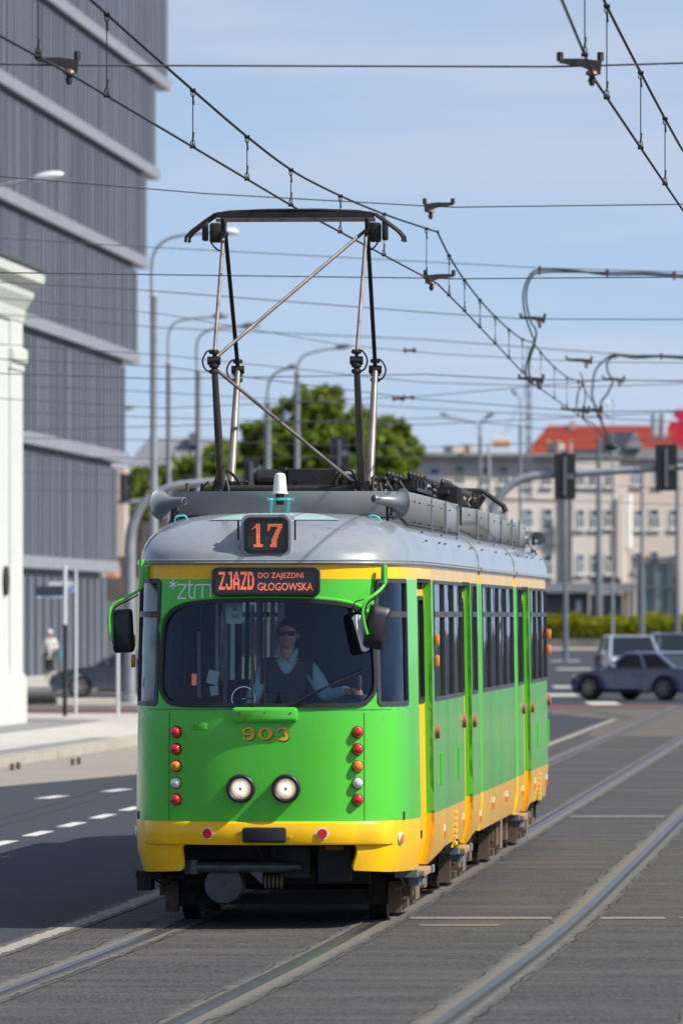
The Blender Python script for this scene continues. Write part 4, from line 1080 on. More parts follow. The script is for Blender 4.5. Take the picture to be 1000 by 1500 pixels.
# driver, in tram-local coordinates at the seat; the root is its own thing
drv=empty('person',TRAM0+Matrix.Rotation(-TANG,3,'Z')@Vector((.09,1.02,.86)),-TANG)
tag(drv,'man in sunglasses, grey vest and pale teal shirt seated at the tram windshield','person')
z0=.52   # seat height above the cab floor
P={'pelvis':((0,0,z0+.08),.12),'waist':((0,.02,z0+.25),.125),'chest':((0,.01,z0+.45),.145),'neckb':((0,.0,z0+.60),.075),'neck':((0,-.01,z0+.68),.056),'headb':((0,-.02,z0+.75),.06),
 'shl':((.17,.0,z0+.55),.062),'ell':((.31,-.16,z0+.33),.046),'wrl':((.50,-.44,z0+.385),.028),
 'shr':((-.17,.0,z0+.55),.062),'elr':((-.27,-.08,z0+.29),.046),'wrr':((-.27,-.30,z0+.26),.028),
 'hipl':((.09,-.05,z0+.07),.085),'knl':((.12,-.42,z0+.08),.062),'anl':((.12,-.48,.10),.042),'tol':((.12,-.60,.06),.035),
 'hipr':((-.09,-.05,z0+.07),.085),'knr':((-.12,-.42,z0+.08),.062),'anr':((-.12,-.48,.10),.042),'tor':((-.12,-.60,.06),.035)}
E=[('pelvis','waist'),('waist','chest'),('chest','neckb'),('neckb','neck'),('neck','headb'),('chest','shl'),('shl','ell'),('ell','wrl'),('chest','shr'),('shr','elr'),('elr','wrr'),
 ('pelvis','hipl'),('hipl','knl'),('knl','anl'),('anl','tol'),('pelvis','hipr'),('hipr','knr'),('knr','anr'),('anr','tor')]
m=MB(); m.add(*skinfig(P,E)); HC=(0,-.035,z0+.795); headmesh(m,HC); hand(m,P['wrl'][0],(.35,-.5,.02),(0,0,-1),1.1,1); hand(m,P['wrr'][0],(.2,-.6,.1),(0,0,-1),1.0,-1)
bd=m.build('body',[SKIN],drv,smooth=True,sharp=80)
def grow(P,keys,g,ov={}): return {k:(P[k][0] if k not in ov else ov[k],(P[k][1]+g)) for k in keys}
ks=['chest','waist','pelvis','neckb','shl','ell','wrl','shr','elr','wrr']
PP=grow(P,ks,.014); PP['wrl']=(Vector(P['wrl'][0]).lerp(Vector(P['ell'][0]),.08)[:],.043); PP['wrr']=(Vector(P['wrr'][0]).lerp(Vector(P['elr'][0]),.08)[:],.043)
m=MB(); m.add(*skinfig(PP,[e for e in E if e[0] in ks and e[1] in ks])); 
for s in (-1,1): m.add([(s*.012,-.085,z0+.60),(s*.075,-.06,z0+.70),(s*.085,-.01,z0+.67),(s*.06,-.095,z0+.59)],[(0,1,2,3)])
m.build('shirt',SHIRT,drv,smooth=True)
SV,SF=skinfig(PP,[e for e in E if e[0] in ks and e[1] in ks],4)
def vok(f):
    x=sum(SV[i][0] for i in f)/len(f); y=sum(SV[i][1] for i in f)/len(f); z=sum(SV[i][2] for i in f)/len(f)
    return abs(x)<.185 and z<z0+.64 and not (y<.02 and z>z0+.50 and abs(x)<(z-(z0+.49))*.62+.012) and not (abs(x)>.15 and z<z0+.42)
m=MB(); m.add([(x*1.07,y*1.07-.004,z+.004) for x,y,z in SV],[f for f in SF if vok(f)]); m.build('vest',VEST,drv,smooth=True,fixn=False)
ks2=['chest','waist','pelvis']; PP=grow(P,ks2,.05); PP['chest']=((0,.005,z0+.45),.205); PP['top']=((0,.02,z0+.565),.13); PP['sl']=((.14,.005,z0+.54),.10); PP['sr']=((-.14,.005,z0+.54),.10)
ks3=['pelvis','hipl','knl','anl','hipr','knr','anr']; m=MB(); m.add(*skinfig(grow(P,ks3,.015),[e for e in E if e[0] in ks3 and e[1] in ks3])); m.build('trousers',TROU,drv,smooth=True)
hairmesh(HC,front_z=.066,back_z=-.03).build('hair',HAIRD,drv,smooth=True)
m=MB()
for s in (-1,1): m.box((s*.033,HC[1]-.103,HC[2]+.012),(.054,.008,.036),bev=.003,rz=R(s*10)); m.tube([(s*.060,HC[1]-.098,HC[2]+.02),(s*.084,HC[1]-.0,HC[2]+.012)],.003,6)
m.bb(-.012,.012,HC[1]-.112,HC[1]-.106,HC[2]+.014,HC[2]+.024); m.build('sunglasses',GLS,drv)
# ------------------------------------------------------------------ ground
def ctr(Y):
    c=-.565+TS*(Y-57.8)
    if Y<64: t=64-Y; c-=.0144/28*t*t if t<14 else .1008+.0144*(t-14)
    return c
def asphalt(name,base,grain=.35,warm=(.16,.14,.115),patch=.5,rough=.85,streak=False):
    m,nt,b=nodemat(name); N=nt.nodes; L=nt.links; b.inputs['Roughness'].default_value=rough; b.inputs['Specular IOR Level'].default_value=.3
    tc=N.new('ShaderNodeTexCoord'); g=N.new('ShaderNodeTexNoise'); g.inputs['Scale'].default_value=42; g.inputs['Detail'].default_value=4; g.inputs['Roughness'].default_value=.7; mg=N.new('ShaderNodeMapping'); mg.inputs['Scale'].default_value=(1,.13,1); L.new(tc.outputs['Object'],mg.inputs['Vector']); L.new(mg.outputs[0],g.inputs['Vector'])
    r=N.new('ShaderNodeValToRGB'); r.color_ramp.elements[0].position=.35; r.color_ramp.elements[1].position=.68
    r.color_ramp.elements[0].color=tuple(c*(1-grain) for c in base)+(1,); r.color_ramp.elements[1].color=tuple(c*(1+grain) for c in base)+(1,); L.new(g.outputs[0],r.inputs[0])
    mp=N.new('ShaderNodeMapping'); mp.inputs['Rotation'].default_value=(0,0,0); mp.inputs['Scale'].default_value=(.35,1.2,1) if streak else (.6,.6,1); L.new(tc.outputs['Object'],mp.inputs['Vector'])
    n=N.new('ShaderNodeTexNoise'); n.inputs['Scale'].default_value=1.1; n.inputs['Detail'].default_value=9; n.inputs['Roughness'].default_value=.68; L.new(mp.outputs[0],n.inputs['Vector'])
    r2=N.new('ShaderNodeValToRGB'); r2.color_ramp.elements[0].position=.42; r2.color_ramp.elements[1].position=.78; r2.color_ramp.elements[0].color=(0,0,0,1); r2.color_ramp.elements[1].color=(patch,)*3+(1,)
    L.new(n.outputs[0],r2.inputs[0]); mx=N.new('ShaderNodeMix'); mx.data_type='RGBA'; L.new(r2.outputs[0],mx.inputs['Factor']); L.new(r.outputs[0],mx.inputs['A']); mx.inputs['B'].default_value=tuple(warm)+(1,)
    v=N.new('ShaderNodeTexVoronoi'); v.inputs['Scale'].default_value=14; v.inputs['Randomness'].default_value=1; L.new(mg.outputs[0],v.inputs['Vector'])
    r3=N.new('ShaderNodeValToRGB'); r3.color_ramp.elements[0].position=0; r3.color_ramp.elements[1].position=.12; r3.color_ramp.elements[0].color=(.8,.8,.8,1); r3.color_ramp.elements[1].color=(0,0,0,1); L.new(v.outputs['Distance'],r3.inputs[0])
    mx2=N.new('ShaderNodeMix'); mx2.data_type='RGBA'; L.new(r3.outputs[0],mx2.inputs['Factor']); L.new(mx.outputs['Result'],mx2.inputs['A']); mx2.inputs['B'].default_value=tuple(min(1,c*2.2) for c in base)+(1,)
    L.new(mx2.outputs['Result'],b.inputs['Base Color'])
    bp=N.new('ShaderNodeBump'); bp.inputs['Strength'].default_value=.5; bp.inputs['Distance'].default_value=.006; L.new(g.outputs[0],bp.inputs['Height']); L.new(bp.outputs[0],b.inputs['Normal'])
    MATS[name]=m; return m
ASP=asphalt('dark_road_asphalt',(.031,.034,.044),.2,(.042,.042,.05),.5)
SLAB=asphalt('track_asphalt',(.044,.043,.043),.5,(.105,.090,.072),.8,streak=True)
CONC=asphalt('pale_kerb_concrete',(.33,.30,.255),.12,(.22,.20,.165),.8)
SIDE=asphalt('pavement_slabs',(.40,.385,.35),.08,(.29,.275,.25),.8)
GRAV=asphalt('worn_parking_asphalt',(.25,.22,.19),.12,(.2,.18,.15),.7)
REDL=mat('red_cycle_lane',(.34,.07,.06),.8,var=.15,scale=1)
GREYP=asphalt('grey_paving',(.19,.19,.18),.1,(.16,.16,.15),.5)
LINE=mat('white_road_paint',(.55,.54,.50),.7,var=.12,scale=4,dirt=(.2,.19,.18),dscale=5,damt=.6)
def edgemat(name,core,outer,soft=.22):
    """strip whose ragged edges fade from core to outer; UV x runs across"""
    m,nt,b=nodemat(name); N=nt.nodes; L=nt.links; b.inputs['Roughness'].default_value=.85
    uv=N.new('ShaderNodeUVMap'); sp=N.new('ShaderNodeSeparateXYZ'); L.new(uv.outputs[0],sp.inputs[0])
    tc=N.new('ShaderNodeTexCoord'); n=N.new('ShaderNodeTexNoise'); n.inputs['Scale'].default_value=5; n.inputs['Detail'].default_value=7; n.inputs['Roughness'].default_value=.7; L.new(tc.outputs['Object'],n.inputs['Vector'])
    s=N.new('ShaderNodeMath'); s.operation='SUBTRACT'; s.inputs[1].default_value=.5; L.new(sp.outputs[0],s.inputs[0])
    a=N.new('ShaderNodeMath'); a.operation='ABSOLUTE'; L.new(s.outputs[0],a.inputs[0])
    q=N.new('ShaderNodeMath'); q.operation='MULTIPLY_ADD'; q.inputs[1].default_value=.85; L.new(n.outputs[0],q.inputs[0]); L.new(a.outputs[0],q.inputs[2])
    r=N.new('ShaderNodeValToRGB'); r.color_ramp.elements[0].position=.66; r.color_ramp.elements[1].position=.66+soft; r.color_ramp.elements[0].color=(0,0,0,1); r.color_ramp.elements[1].color=(1,1,1,1); L.new(q.outputs[0],r.inputs[0])
    g=N.new('ShaderNodeTexNoise'); g.inputs['Scale'].default_value=30; g.inputs['Detail'].default_value=5; L.new(tc.outputs['Object'],g.inputs['Vector'])
    r2=N.new('ShaderNodeValToRGB'); r2.color_ramp.elements[0].position=.3; r2.color_ramp.elements[1].position=.7; r2.color_ramp.elements[0].color=tuple(c*.72 for c in core)+(1,); r2.color_ramp.elements[1].color=tuple(c*1.18 for c in core)+(1,); L.new(g.outputs[0],r2.inputs[0])
    mx=N.new('ShaderNodeMix'); mx.data_type='RGBA'; L.new(r.outputs[0],mx.inputs['Factor']); L.new(r2.outputs[0],mx.inputs['A']); mx.inputs['B'].default_value=tuple(outer)+(1,)
    L.new(mx.outputs['Result'],b.inputs['Base Color']); return m
RAILB=edgemat('rail_bed_concrete',(.125,.113,.094),(.046,.044,.042))
KERBS=edgemat('kerb_line_concrete',(.27,.25,.215),(.06,.056,.05),.05)
def struct(name,bld,mats,smooth=False): 
    o=bld.build(name,mats,None,smooth=smooth,fixn=False); o['kind']='structure'; return o
def poly(name,pts,z,mt,th=0):
    m=MB()
    if th==0: m.add([(x,y,z) for x,y in pts],[tuple(range(len(pts)))])
    else:
        n=len(pts); m.add([(x,y,z) for x,y in pts]+[(x,y,z-th) for x,y in pts],[tuple(range(n))]+[(i,n+i,n+(i+1)%n,(i+1)%n) for i in range(n)])
    return struct(name,m,mt)
def strip(name,Y0,Y1,o0,o1,z,mt,step=2.0,f=ctr,add=None):
    m=add or MB(); n=max(1,int((Y1-Y0)/step)); uvs=[]
    vs=[]
    for i in range(n+1):
        Y=lerp(Y0,Y1,i/n); vs+=[(f(Y)+o0,Y,z),(f(Y)+o1,Y,z)]
    m.add(vs,[(2*i,2*i+1,2*i+3,2*i+2) for i in range(n)])
    if add: return
    o=struct(name,m,mt); me=o.data; u=me.uv_layers.new(name='UVMap')
    for lp in me.loops: u.data[lp.index].uv=(lp.vertex_index%2, me.vertices[lp.vertex_index].co.y)
    return o
m=MB(); m.quad((-3000,-400,-.012),(3000,-400,-.012),(3000,4000,-.012),(-3000,4000,-.012)); struct('ground',m,ASP)
strip('tram_lane_paving',20,196,-1.50,16,-.006,SLAB,4)
strip('kerb_line',20,176,-1.62,-1.36,-.001,KERBS)
for t in (0,2.97):
    for s in (-.7525,.7525): strip('rail_bed',20,200,t+s-.19,t+s+.19,-.001,RAILB)
RAILM=mat('rail_steel',(.20,.205,.22),.38,metal=1,var=.25,scale=6,dirt=(.20,.12,.07),dscale=1.0,damt=.5)
GROOV=mat('rail_groove',(.03,.026,.022),.8)
for t in (0,2.97):
    m=MB(); g=MB()
    for s in (-1,1):
        c=t+s*.7525
        strip('',20,200,c-.029,c+.029,.004,RAILM,1.0,add=m)
        strip('',20,200,c-s*.085-.008,c-s*.085+.008,.003,RAILM,1.0,add=m)
        gi=c-s*.053; strip('',20,200,gi-.020,gi+.020,.001,GROOV,1.0,add=g)
    struct('tram_rails',m,RAILM); struct('rail_grooves',g,GROOV)
CRK=mat('crack_dirt',(.018,.016,.014),.95)
m=MB(); rn=random.Random(21)
for t in (0,2.97):
    for s in (-.7525,.7525):
        for e in (-.155,.16):
            Y=42.0; j=0
            while Y<100:
                if rn.random()<.8:
                    n=rn.randint(4,14); P=[]
                    for i in range(n): j=j*.7+rn.gauss(0,.010); P.append((ctr(Y+.22*i)+t+s+e+j,Y+.22*i,rn.uniform(.003,.010)))
                    m.add([(x-w,y,.0015) for x,y,w in P]+[(x+w,y,.0015) for x,y,w in P],[(i,i+1,n+i+1,n+i) for i in range(n-1)])
                    Y+=.22*n
                Y+=rn.uniform(.1,1.2)
struct('paving_cracks',m,CRK)
# transverse joints of the track paving
JNT=edgemat('joint_filler',(.19,.165,.13),(.052,.050,.047),.2)
for Y,o0,o1,w in ((60.1,.86,2.10,.50),(60.1,2.32,2.9,.5),(60.15,3.0,6,.25),(90.5,.9,2.1,.8),(58.7,1.1,1.7,.3),(71,3.1,6,.3),(118,-.6,.6,.4),(118,.9,2.1,.4),(150,.8,2.2,.5),(135,-.6,2.1,.5),(75,.9,2.1,.08),(104,.9,2.1,.25)):
    m=MB(); c=ctr(Y); m.add([(c+o0,Y-w/2,-.003),(c+o1,Y-w/2,-.003),(c+o1,Y+w/2,-.003),(c+o0,Y+w/2,-.003)],[(0,1,2,3)]); o=struct('paving_joint',m,JNT)
    u=o.data.uv_layers.new(name='UVMap')
    for lp in o.data.loops: u.data[lp.index].uv=(0 if lp.vertex_index in (0,1) else 1,0)
# far end of the track lane: dusty patch and the crossing street
poly('dusty_paving',[(ctr(150)-1.2,150),(40,160),(60,196),(ctr(196)-5.5,196),(ctr(175)-1.6,175)],-.004,asphalt('dusty_paving_mat',(.085,.078,.068),.25,(.15,.13,.105),.7,streak=True))
poly('red_crossing_line',[(gx(800,196),198),(90,198),(90,202),(gx(800,204),202)],-.004,mat('worn_red_lane',(.20,.05,.05),.8,var=.3,scale=.5))
m=MB()
for x0,y0,x1,y1,w in ((905,1053.4,911,1049,.6),(911,1049,880,1043,.5),(880,1043,840,1041,.4)):
    Ya=26587/(y0-902);Yb=26587/(y1-902); xa=gx(x0,Ya); xb=gx(x1,Yb); m.quad((xa-w/2,Ya,.002),(xa+w/2,Ya,.002),(xb+w/2,Yb,.002),(xb-w/2,Yb,.002))
struct('edge_line',m,KERBS)
m=MB()
for x0,x1,y in ((810,850,1006),(806,850,968),(815,865,980),(860,905,1030),(800,845,1018)):
    Y=26587/(y-902); m.quad((gx(x0,Y),Y-3,-.006),(gx(x1,Y),Y-3,-.006),(gx(x1,Y),Y+3,-.006),(gx(x0,Y),Y+3,-.006))
struct('lane_markings',m,LINE)
# left road: dashes
m=MB()
for k in range(-2,9):
    Y=79.0+3.6*k; X=-3.62+.0655*(Y-79); 
    if Y>60: m.add([(X,Y,-.008),(X+.16,Y,-.008),(X+.16+.13,Y+1.9,-.008),(X+.13,Y+1.9,-.008)],[(0,1,2,3)])
for (x,y,w,l) in ((70,1167,.10,1.6),(166,1157,.10,1.6)):
    Y=26587/(y-902); X=gx(x-18,Y); m.add([(X,Y-l/2,-.008),(X+w+.1,Y-l/2,-.008),(X+w+.32,Y+l/2,-.008),(X+.22,Y+l/2,-.008)],[(0,1,2,3)])
struct('road_dashes',m,LINE)
# left: parking strip, kerb, pavement, cross street
kx=[(-9.5,80),(-7.3,98),(-5.8,115),(-3.73,141),(-1.6,170)]
poly('parking_strip',[(-9.5,80),(-7.6,92),(-4.64,106.3),(-3.02,114.6),(0,130),(2,170),(-1.6,170),(-3.73,141),(-5.8,115),(-7.3,98)],-.007,GRAV)
poly('left_pavement',[(x+.02,y) for x,y in kx]+[(-1.6,176),(-60,176),(-60,80)],.12,SIDE,.14)
m=MB(); P=[Vector((x,y,0)) for x,y in kx]
for a,b in zip(P,P[1:]):
    d=(b-a).normalized(); n=Vector((d.y,-d.x,0))
    m.add([a+Vector((0,0,-.01)),b+Vector((0,0,-.01)),b+Vector((0,0,.128)),a+Vector((0,0,.128)),a+n*.16+Vector((0,0,-.01)),b+n*.16+Vector((0,0,-.01)),b+n*.15+Vector((0,0,.126)),a+n*.15+Vector((0,0,.126))],[(4,5,6,7),(7,6,2,3),(0,1,5,4)])
    m.add([a-n*.0+Vector((0,0,.127)),b+Vector((0,0,.127)),b-n*.25+Vector((0,0,.127)),a-n*.25+Vector((0,0,.127))],[(0,1,2,3)])
struct('kerb',m,CONC)
poly('grey_pavement_edge',[(x-.26,y) for x,y in kx[:4]]+[(x-.75,y) for x,y in kx[:4]][::-1],.126,GREYP)
poly('grey_pavement_corner',[(-9,140),(-6.6,143),(-5.4,157),(-5.0,165),(-6.6,167),(-9,167)],.125,GREYP)
m=MB()
for x,y in ((6,1116),(15,1114),(95,1108.5),(104,1107)):
    Y=26587/(y+13-902); X=gx(x,Y)+.02; m.box((X+.10,Y,.055),(.06,.22,.10))
struct('gully_inlets',m,BROWN)
poly('red_cycle_lane',[(-60,177),(2,177),(2,187),(-60,187)],.0,REDL)
poly('traffic_island',[(-7.9,192),(2,192),(2,205),(-7.9,205)],.13,CONC,.14)
m=MB(); Y=203
poly('street_line',[(-60,213),(3,213),(3,221),(-60,221)],-.006,LINE)
poly('red_strip',[(-60,233),(3,233),(3,236),(-60,236)],-.004,mat('dull_red_paving',(.13,.07,.065),.8))
poly('far_pavement',[(-70,240),(-1,240),(3,420),(-70,420)],.14,SIDE,.15)
b=MB(); b.box((gx(60,196),193,.2),(1.0,1.0,.28),bev=.05); tag(b.build('drain_box',DARK),'small dark box on the kerb beside the white building','box')
# ------------------------------------------------------------------ sheds of background materials
FIN=mat('grey_metal_fins',(.115,.130,.155),.5,var=.22,scale=.8,stretch=(1,1,.05)); FINB=mat('grey_wall_behind_fins',(.025,.030,.042),.6,var=.3,scale=.5); FBAND=mat('pale_grey_band',(.21,.22,.245),.6,var=.08,scale=1)
GLD=mat('dark_blue_glass',(.02,.03,.05),.1,coat=.5)
# large fin-clad office building at the left
off=empty('office_building',(-9.26,312,0)); tag(off,'tall dark grey office building clad in vertical fins, stepping out floor by floor','building')
def fx(Y): return -9.26+.0672*(Y-312)
zs=[.14,4.06,8.5,12.7,16.8,20.8,24.9,29.5]; ye=[308,312.8,317.4,321.6,325.8,331,336]
inv=Vector((9.26,-312,0))
wm=MB(); fm=MB(); bm_=MB()
rnd=random.Random(3)
for k in range(7):
    z0,z1=zs[k],zs[k+1]; Y0=205; Y1=ye[k]
    def P(Y,o,z): return (fx(Y)+o+9.26,Y-312,z)
    wm.add([P(Y0,0,z0),P(Y1,0,z0),P(Y1,0,z1),P(Y0,0,z1),P(Y0,-25,z0),P(Y1,-25,z0),P(Y1,-25,z1),P(Y0,-25,z1)],[(0,1,2,3),(1,5,6,2),(5,4,7,6),(4,0,3,7),(0,4,5,1),(3,2,6,7)])
    Y=Y0
    while Y<Y1-.3:
        w=(.55 if k else .75)*rnd.uniform(.6,1.5)
        if k==0: w=.8
        fm.add([P(Y,0.002,z0),P(Y+w,0.002,z0),P(Y+w,.22,z0),P(Y,.22,z0),P(Y,0.002,z1-.3),P(Y+w,0.002,z1-.3),P(Y+w,.22,z1-.3),P(Y,.22,z1-.3)],[(0,1,2,3),(4,5,6,7),(0,3,7,4),(3,2,6,7),(1,2,6,5)])
        Y+=w+((rnd.uniform(.5,1.1)) if k else 1.9)
    if k:
        bm_.add([P(Y0,-1,z0-.02),P(Y1+.25,-1,z0-.02),P(Y1+.25,.3,z0-.02),P(Y0,.3,z0-.02),P(Y0,-1,z0+.42),P(Y1+.25,-1,z0+.42),P(Y1+.25,.3,z0+.42),P(Y0,.3,z0+.42)],[(0,1,2,3),(4,5,6,7),(3,2,6,7),(1,2,6,5)])
wm.build('wall',FINB,off); fm.build('fin_cladding',FIN,off); bm_.build('floor_band',FBAND,off)
g=MB(); g.add([(fx(Y)+9.26+.25,Y-312,z) for Y,z in ((262,25.3),(273,25.3),(273,29.4),(262,29.4))],[(0,1,2,3)]); g.build('window',GLD,off)
g=MB(); g.bb(fx(273)+9.26,fx(273)+9.26+.4,273-312,276.5-312,25.3,29.4); g.build('pilaster',FBAND,off)
# white building with cornice at the left edge
WHT=mat('white_stucco',(.50,.52,.47),.7,var=.04,scale=1.5,dirt=(.44,.45,.40),dscale=1.2,damt=.4)
wb=empty('white_building',(-6.56,160,.12),-TANG); tag(wb,'white stucco building corner with moulded cornice at the left edge','building')
m=MB(); m.bb(-14,0,-25,0,0,9.2,0); m.bb(-14,.04,-2.2,.04,1.0,8.2,0); m.build('wall',WHT,wb)
m=MB(); m.bb(-14,.12,-25,.12,0,.95,0); m.bb(-14,.08,-25,.08,.95,1.02,0); m.build('plinth',WHT,wb)
m=MB(); pr=[(0,8.15),(.06,8.2),(.10,8.45),(.24,8.7),(.27,8.9),(.44,9.0),(.46,9.2),(.40,9.28),(-.2,9.5),(-.2,8.15)]
m.add([(a,-25,b) for a,b in pr]+[(a,a,b) for a,b in pr],[tuple(range(len(pr))),tuple(range(len(pr),2*len(pr)))]+[(i,(i+1)%len(pr),len(pr)+(i+1)%len(pr),len(pr)+i) for i in range(len(pr))]); m.build('cornice',WHT,wb)
m=MB(); m.bb(-14,.14,-2.3,.14,7.35,7.65,0,.05); m.bb(-14,.07,-2.3,.07,7.2,7.35,0); m.build('capital_moulding',WHT,wb)
m=MB(); m.add([(.5,-25,9.29),(.5,.5,9.29),(-8,.5,12),(-8,-25,12),(.5,-25,9.22),(.5,.5,9.22)],[(0,1,2,3),(4,5,1,0),(5,1,2)]); m.build('roof',mat('dark_slate_roof',(.06,.06,.055),.7),wb)
m=MB(); m.lathe((.02,-3.0,2.9),(1,0,0),[(0,.3),(.05,.3),(.06,.26)],18); m.build('round_sign',DARK,wb)
# ------------------------------------------------------------------ beige buildings beyond
BEI=mat('beige_render',(.48,.44,.39),.8,var=.10,scale=.25,dirt=(.40,.36,.32),dscale=.4,damt=.6)
BEI2=mat('pinkish_beige_render',(.45,.38,.325),.8,var=.08,scale=.3,dirt=(.36,.31,.28),dscale=.3,damt=.5)
PARA=mat('lead_grey_roof_edge',(.16,.17,.18),.6,var=.15,scale=.6); WINF=mat('white_window_frame',(.55,.55,.52),.5); WIND=mat('dark_window_glass',(.03,.04,.055),.12,coat=.4); WINB=mat('blue_window_blind',(.05,.10,.22),.4)
REDR=mat('red_roof_tiles',(.22,.032,.018),.9,spec=.15,var=.18,scale=1.2,dirt=(.17,.045,.03),dscale=.5,damt=.6)
def winset(par,Y,items,face=0):
    Ys=Y
    for (x,y,w,h,mt) in items:
        s=F/Y; X=gx(x,Y); z=gz(y,Y); W_=w/s*1.08; H_=h/s*1.05
        m=MB(); t=.075
        for a,b,c,d in ((-W_/2,W_/2,H_/2-t,H_/2),(-W_/2,W_/2,-H_/2,-H_/2+t),(-W_/2,-W_/2+t,-H_/2+t,H_/2-t),(W_/2-t,W_/2,-H_/2+t,H_/2-t),(-W_/2+t,W_/2-t,H_/2*.25-.05,H_/2*.25+.05),(-.05,.05,-H_/2+t,H_/2*.25-.05)):
            m.bb(X+a,X+b,Y-.10,Y-.02,z+c,z+d)
        m.bb(X-W_/2-.12,X+W_/2+.12,Y-.28,Y-.02,z-H_/2-.14,z-H_/2-.0)
        o=m.build('window',WINF,par)
        g=MB(); g.quad((X-W_/2+t,Y-.035,z-H_/2+t),(X+W_/2-t,Y-.035,z-H_/2+t),(X+W_/2-t,Y-.035,z+H_/2-t),(X-W_/2+t,Y-.035,z+H_/2-t)); g.build('pane',mt,o)
Yb=650; s=F/Yb
bA=empty('apartment_building',(0,0,0)); tag(bA,'long beige four storey building with flat dark roof edge behind the tram','building')
m=MB(); m.bb(gx(560,Yb),gx(832,Yb),Yb,Yb+14,0,gz(669,Yb)); 
# projecting bay with a bevelled bright side
m.bb(gx(832,Yb),gx(902,Yb),Yb-.9,Yb+14,0,gz(669,Yb)); m.build('wall',BEI,bA)
m=MB(); m.bb(gx(896,Yb),gx(906,Yb),Yb-1.3,Yb-.9,0,gz(730,Yb)); m.bb(gx(902,Yb),gx(1080,Yb),Yb+.3,Yb+14,0,gz(672,Yb)); m.build('side_wing_wall',BEI2,bA)
m=MB(); m.bb(gx(558,Yb),gx(906,Yb),Yb-1.15,Yb+14.3,gz(669,Yb)+.002,gz(664,Yb)); m.bb(gx(900,Yb),gx(1085,Yb),Yb-.1,Yb+14,gz(671,Yb),gz(655,Yb)); m.build('roof_edge',PARA,bA)
m=MB()
for z in (731,797): m.bb(gx(560,Yb),gx(832,Yb),Yb-.12,Yb,gz(z+1,Yb),gz(z-1,Yb))
m.build('string_course',BEI2,bA)
W1=[(635,700,14,27,WINB),(672,697,14,28,WIND),(709,698,13,28,WIND),(737,697,14,26,WIND),(772,698,13,26,WIND),(801,698,13,26,WIND)]
W2=[(672,760,13,28,WIND),(736,760,13,28,GLD),(773,760,13,28,WINB),(802,760,14,30,WIND)]
W3=[(773,828,13,30,WIND),(802,828,14,30,WIND)]
winset(bA,Yb,W1+W2+W3)
winset(bA,Yb-.9,[(845,698,12,26,WIND),(866,698,16,26,WIND),(889,698,14,26,WIND),(845,760,11,28,WIND),(866,760,13,28,WIND),(887,759,13,26,GLD),(845,826,10,28,WINB),(867,826,13,28,WIND),(888,826,11,27,WIND)])
winset(bA,Yb+.3,[(936,699,12,22,WINB),(969,699,12,22,WIND),(940,760,13,28,WINB),(963,759,14,29,WIND),(991,759,10,28,WIND),(938,822,12,26,WIND),(963,820,13,26,WIND),(992,826,10,28,WIND)])
m=MB(); m.lathe((gx(905,Yb)+.1,Yb-1.2,0),(0,0,1),[(0,.12),(12.5,.12)],8); m.lathe((gx(922,Yb),Yb-.1,0),(0,0,1),[(8,.3),(12.5,.3)],8); m.build('downpipe',WHITEP,bA)
m=MB()
for x in (805,832,846,865,908,945,960): m.lathe((gx(x,Yb),Yb+4,gz(664,Yb)),(0,0,1),[(0,.12),(1.2,.12)],8); 
m.bb(gx(683,Yb),gx(700,Yb),Yb+3,Yb+5,gz(664,Yb),gz(652,Yb)); m.bb(gx(708,Yb),gx(716,Yb),Yb+3,Yb+5,gz(664,Yb),gz(650,Yb)); m.bb(gx(833,Yb),gx(842,Yb),Yb+2,Yb+4,gz(658,Yb),gz(646,Yb)); m.build('roof_vent',BEI2,bA)
m=MB(); zr=gz(658,Yb)
# gabled grey dormer
m.add([(gx(913,Yb),Yb-.6,gz(655,Yb)),(gx(941,Yb),Yb-.6,gz(655,Yb)),(gx(928,Yb),Yb-.6,gz(630,Yb)),(gx(913,Yb),Yb+5,gz(655,Yb)),(gx(941,Yb),Yb+5,gz(655,Yb)),(gx(928,Yb),Yb+5,gz(630,Yb))],[(0,1,2),(3,5,4),(0,2,5,3),(1,4,5,2)]); m.build('dormer',PARA,bA)
# red tiled house roof behind
Yr=690; bR=empty('red_roofed_building',(0,0,0)); tag(bR,'building behind with a large hipped roof of orange red tiles','building')
zl=gz(664,Yr); zt=gz(620,Yr)
m=MB(); m.bb(gx(776,Yr),gx(1060,Yr),Yr,Yr+16,0,zl); m.build('wall',BEI2,bR)
m=MB(); a=(gx(770,Yr),Yr-.4,zl);b=(gx(1070,Yr),Yr-.4,zl);c=(gx(1070,Yr),Yr+16.4,zl);d=(gx(770,Yr),Yr+16.4,zl);e=(gx(806,Yr),Yr+8,zt);f=(gx(1034,Yr),Yr+8,zt)
m.add([a,b,c,d,e,f],[(0,1,5,4),(1,2,5),(2,3,4,5),(3,0,4)]); m.build('roof',REDR,bR)
m=MB(); m.bb(gx(838,Yr),gx(846,Yr),Yr+7,Yr+9,zt-.5,gz(614,Yr)); m.build('chimney',BEI2,bR)
bA.location=(gx(760,Yb)*(1-1.078*math.cos(R(22)))+Yb*math.sin(R(22)),Yb*(1-math.cos(R(22)))-gx(760,Yb)*1.078*math.sin(R(22)),0); bA.rotation_euler=(0,0,R(22)); bA.scale=(1.078,1,1)
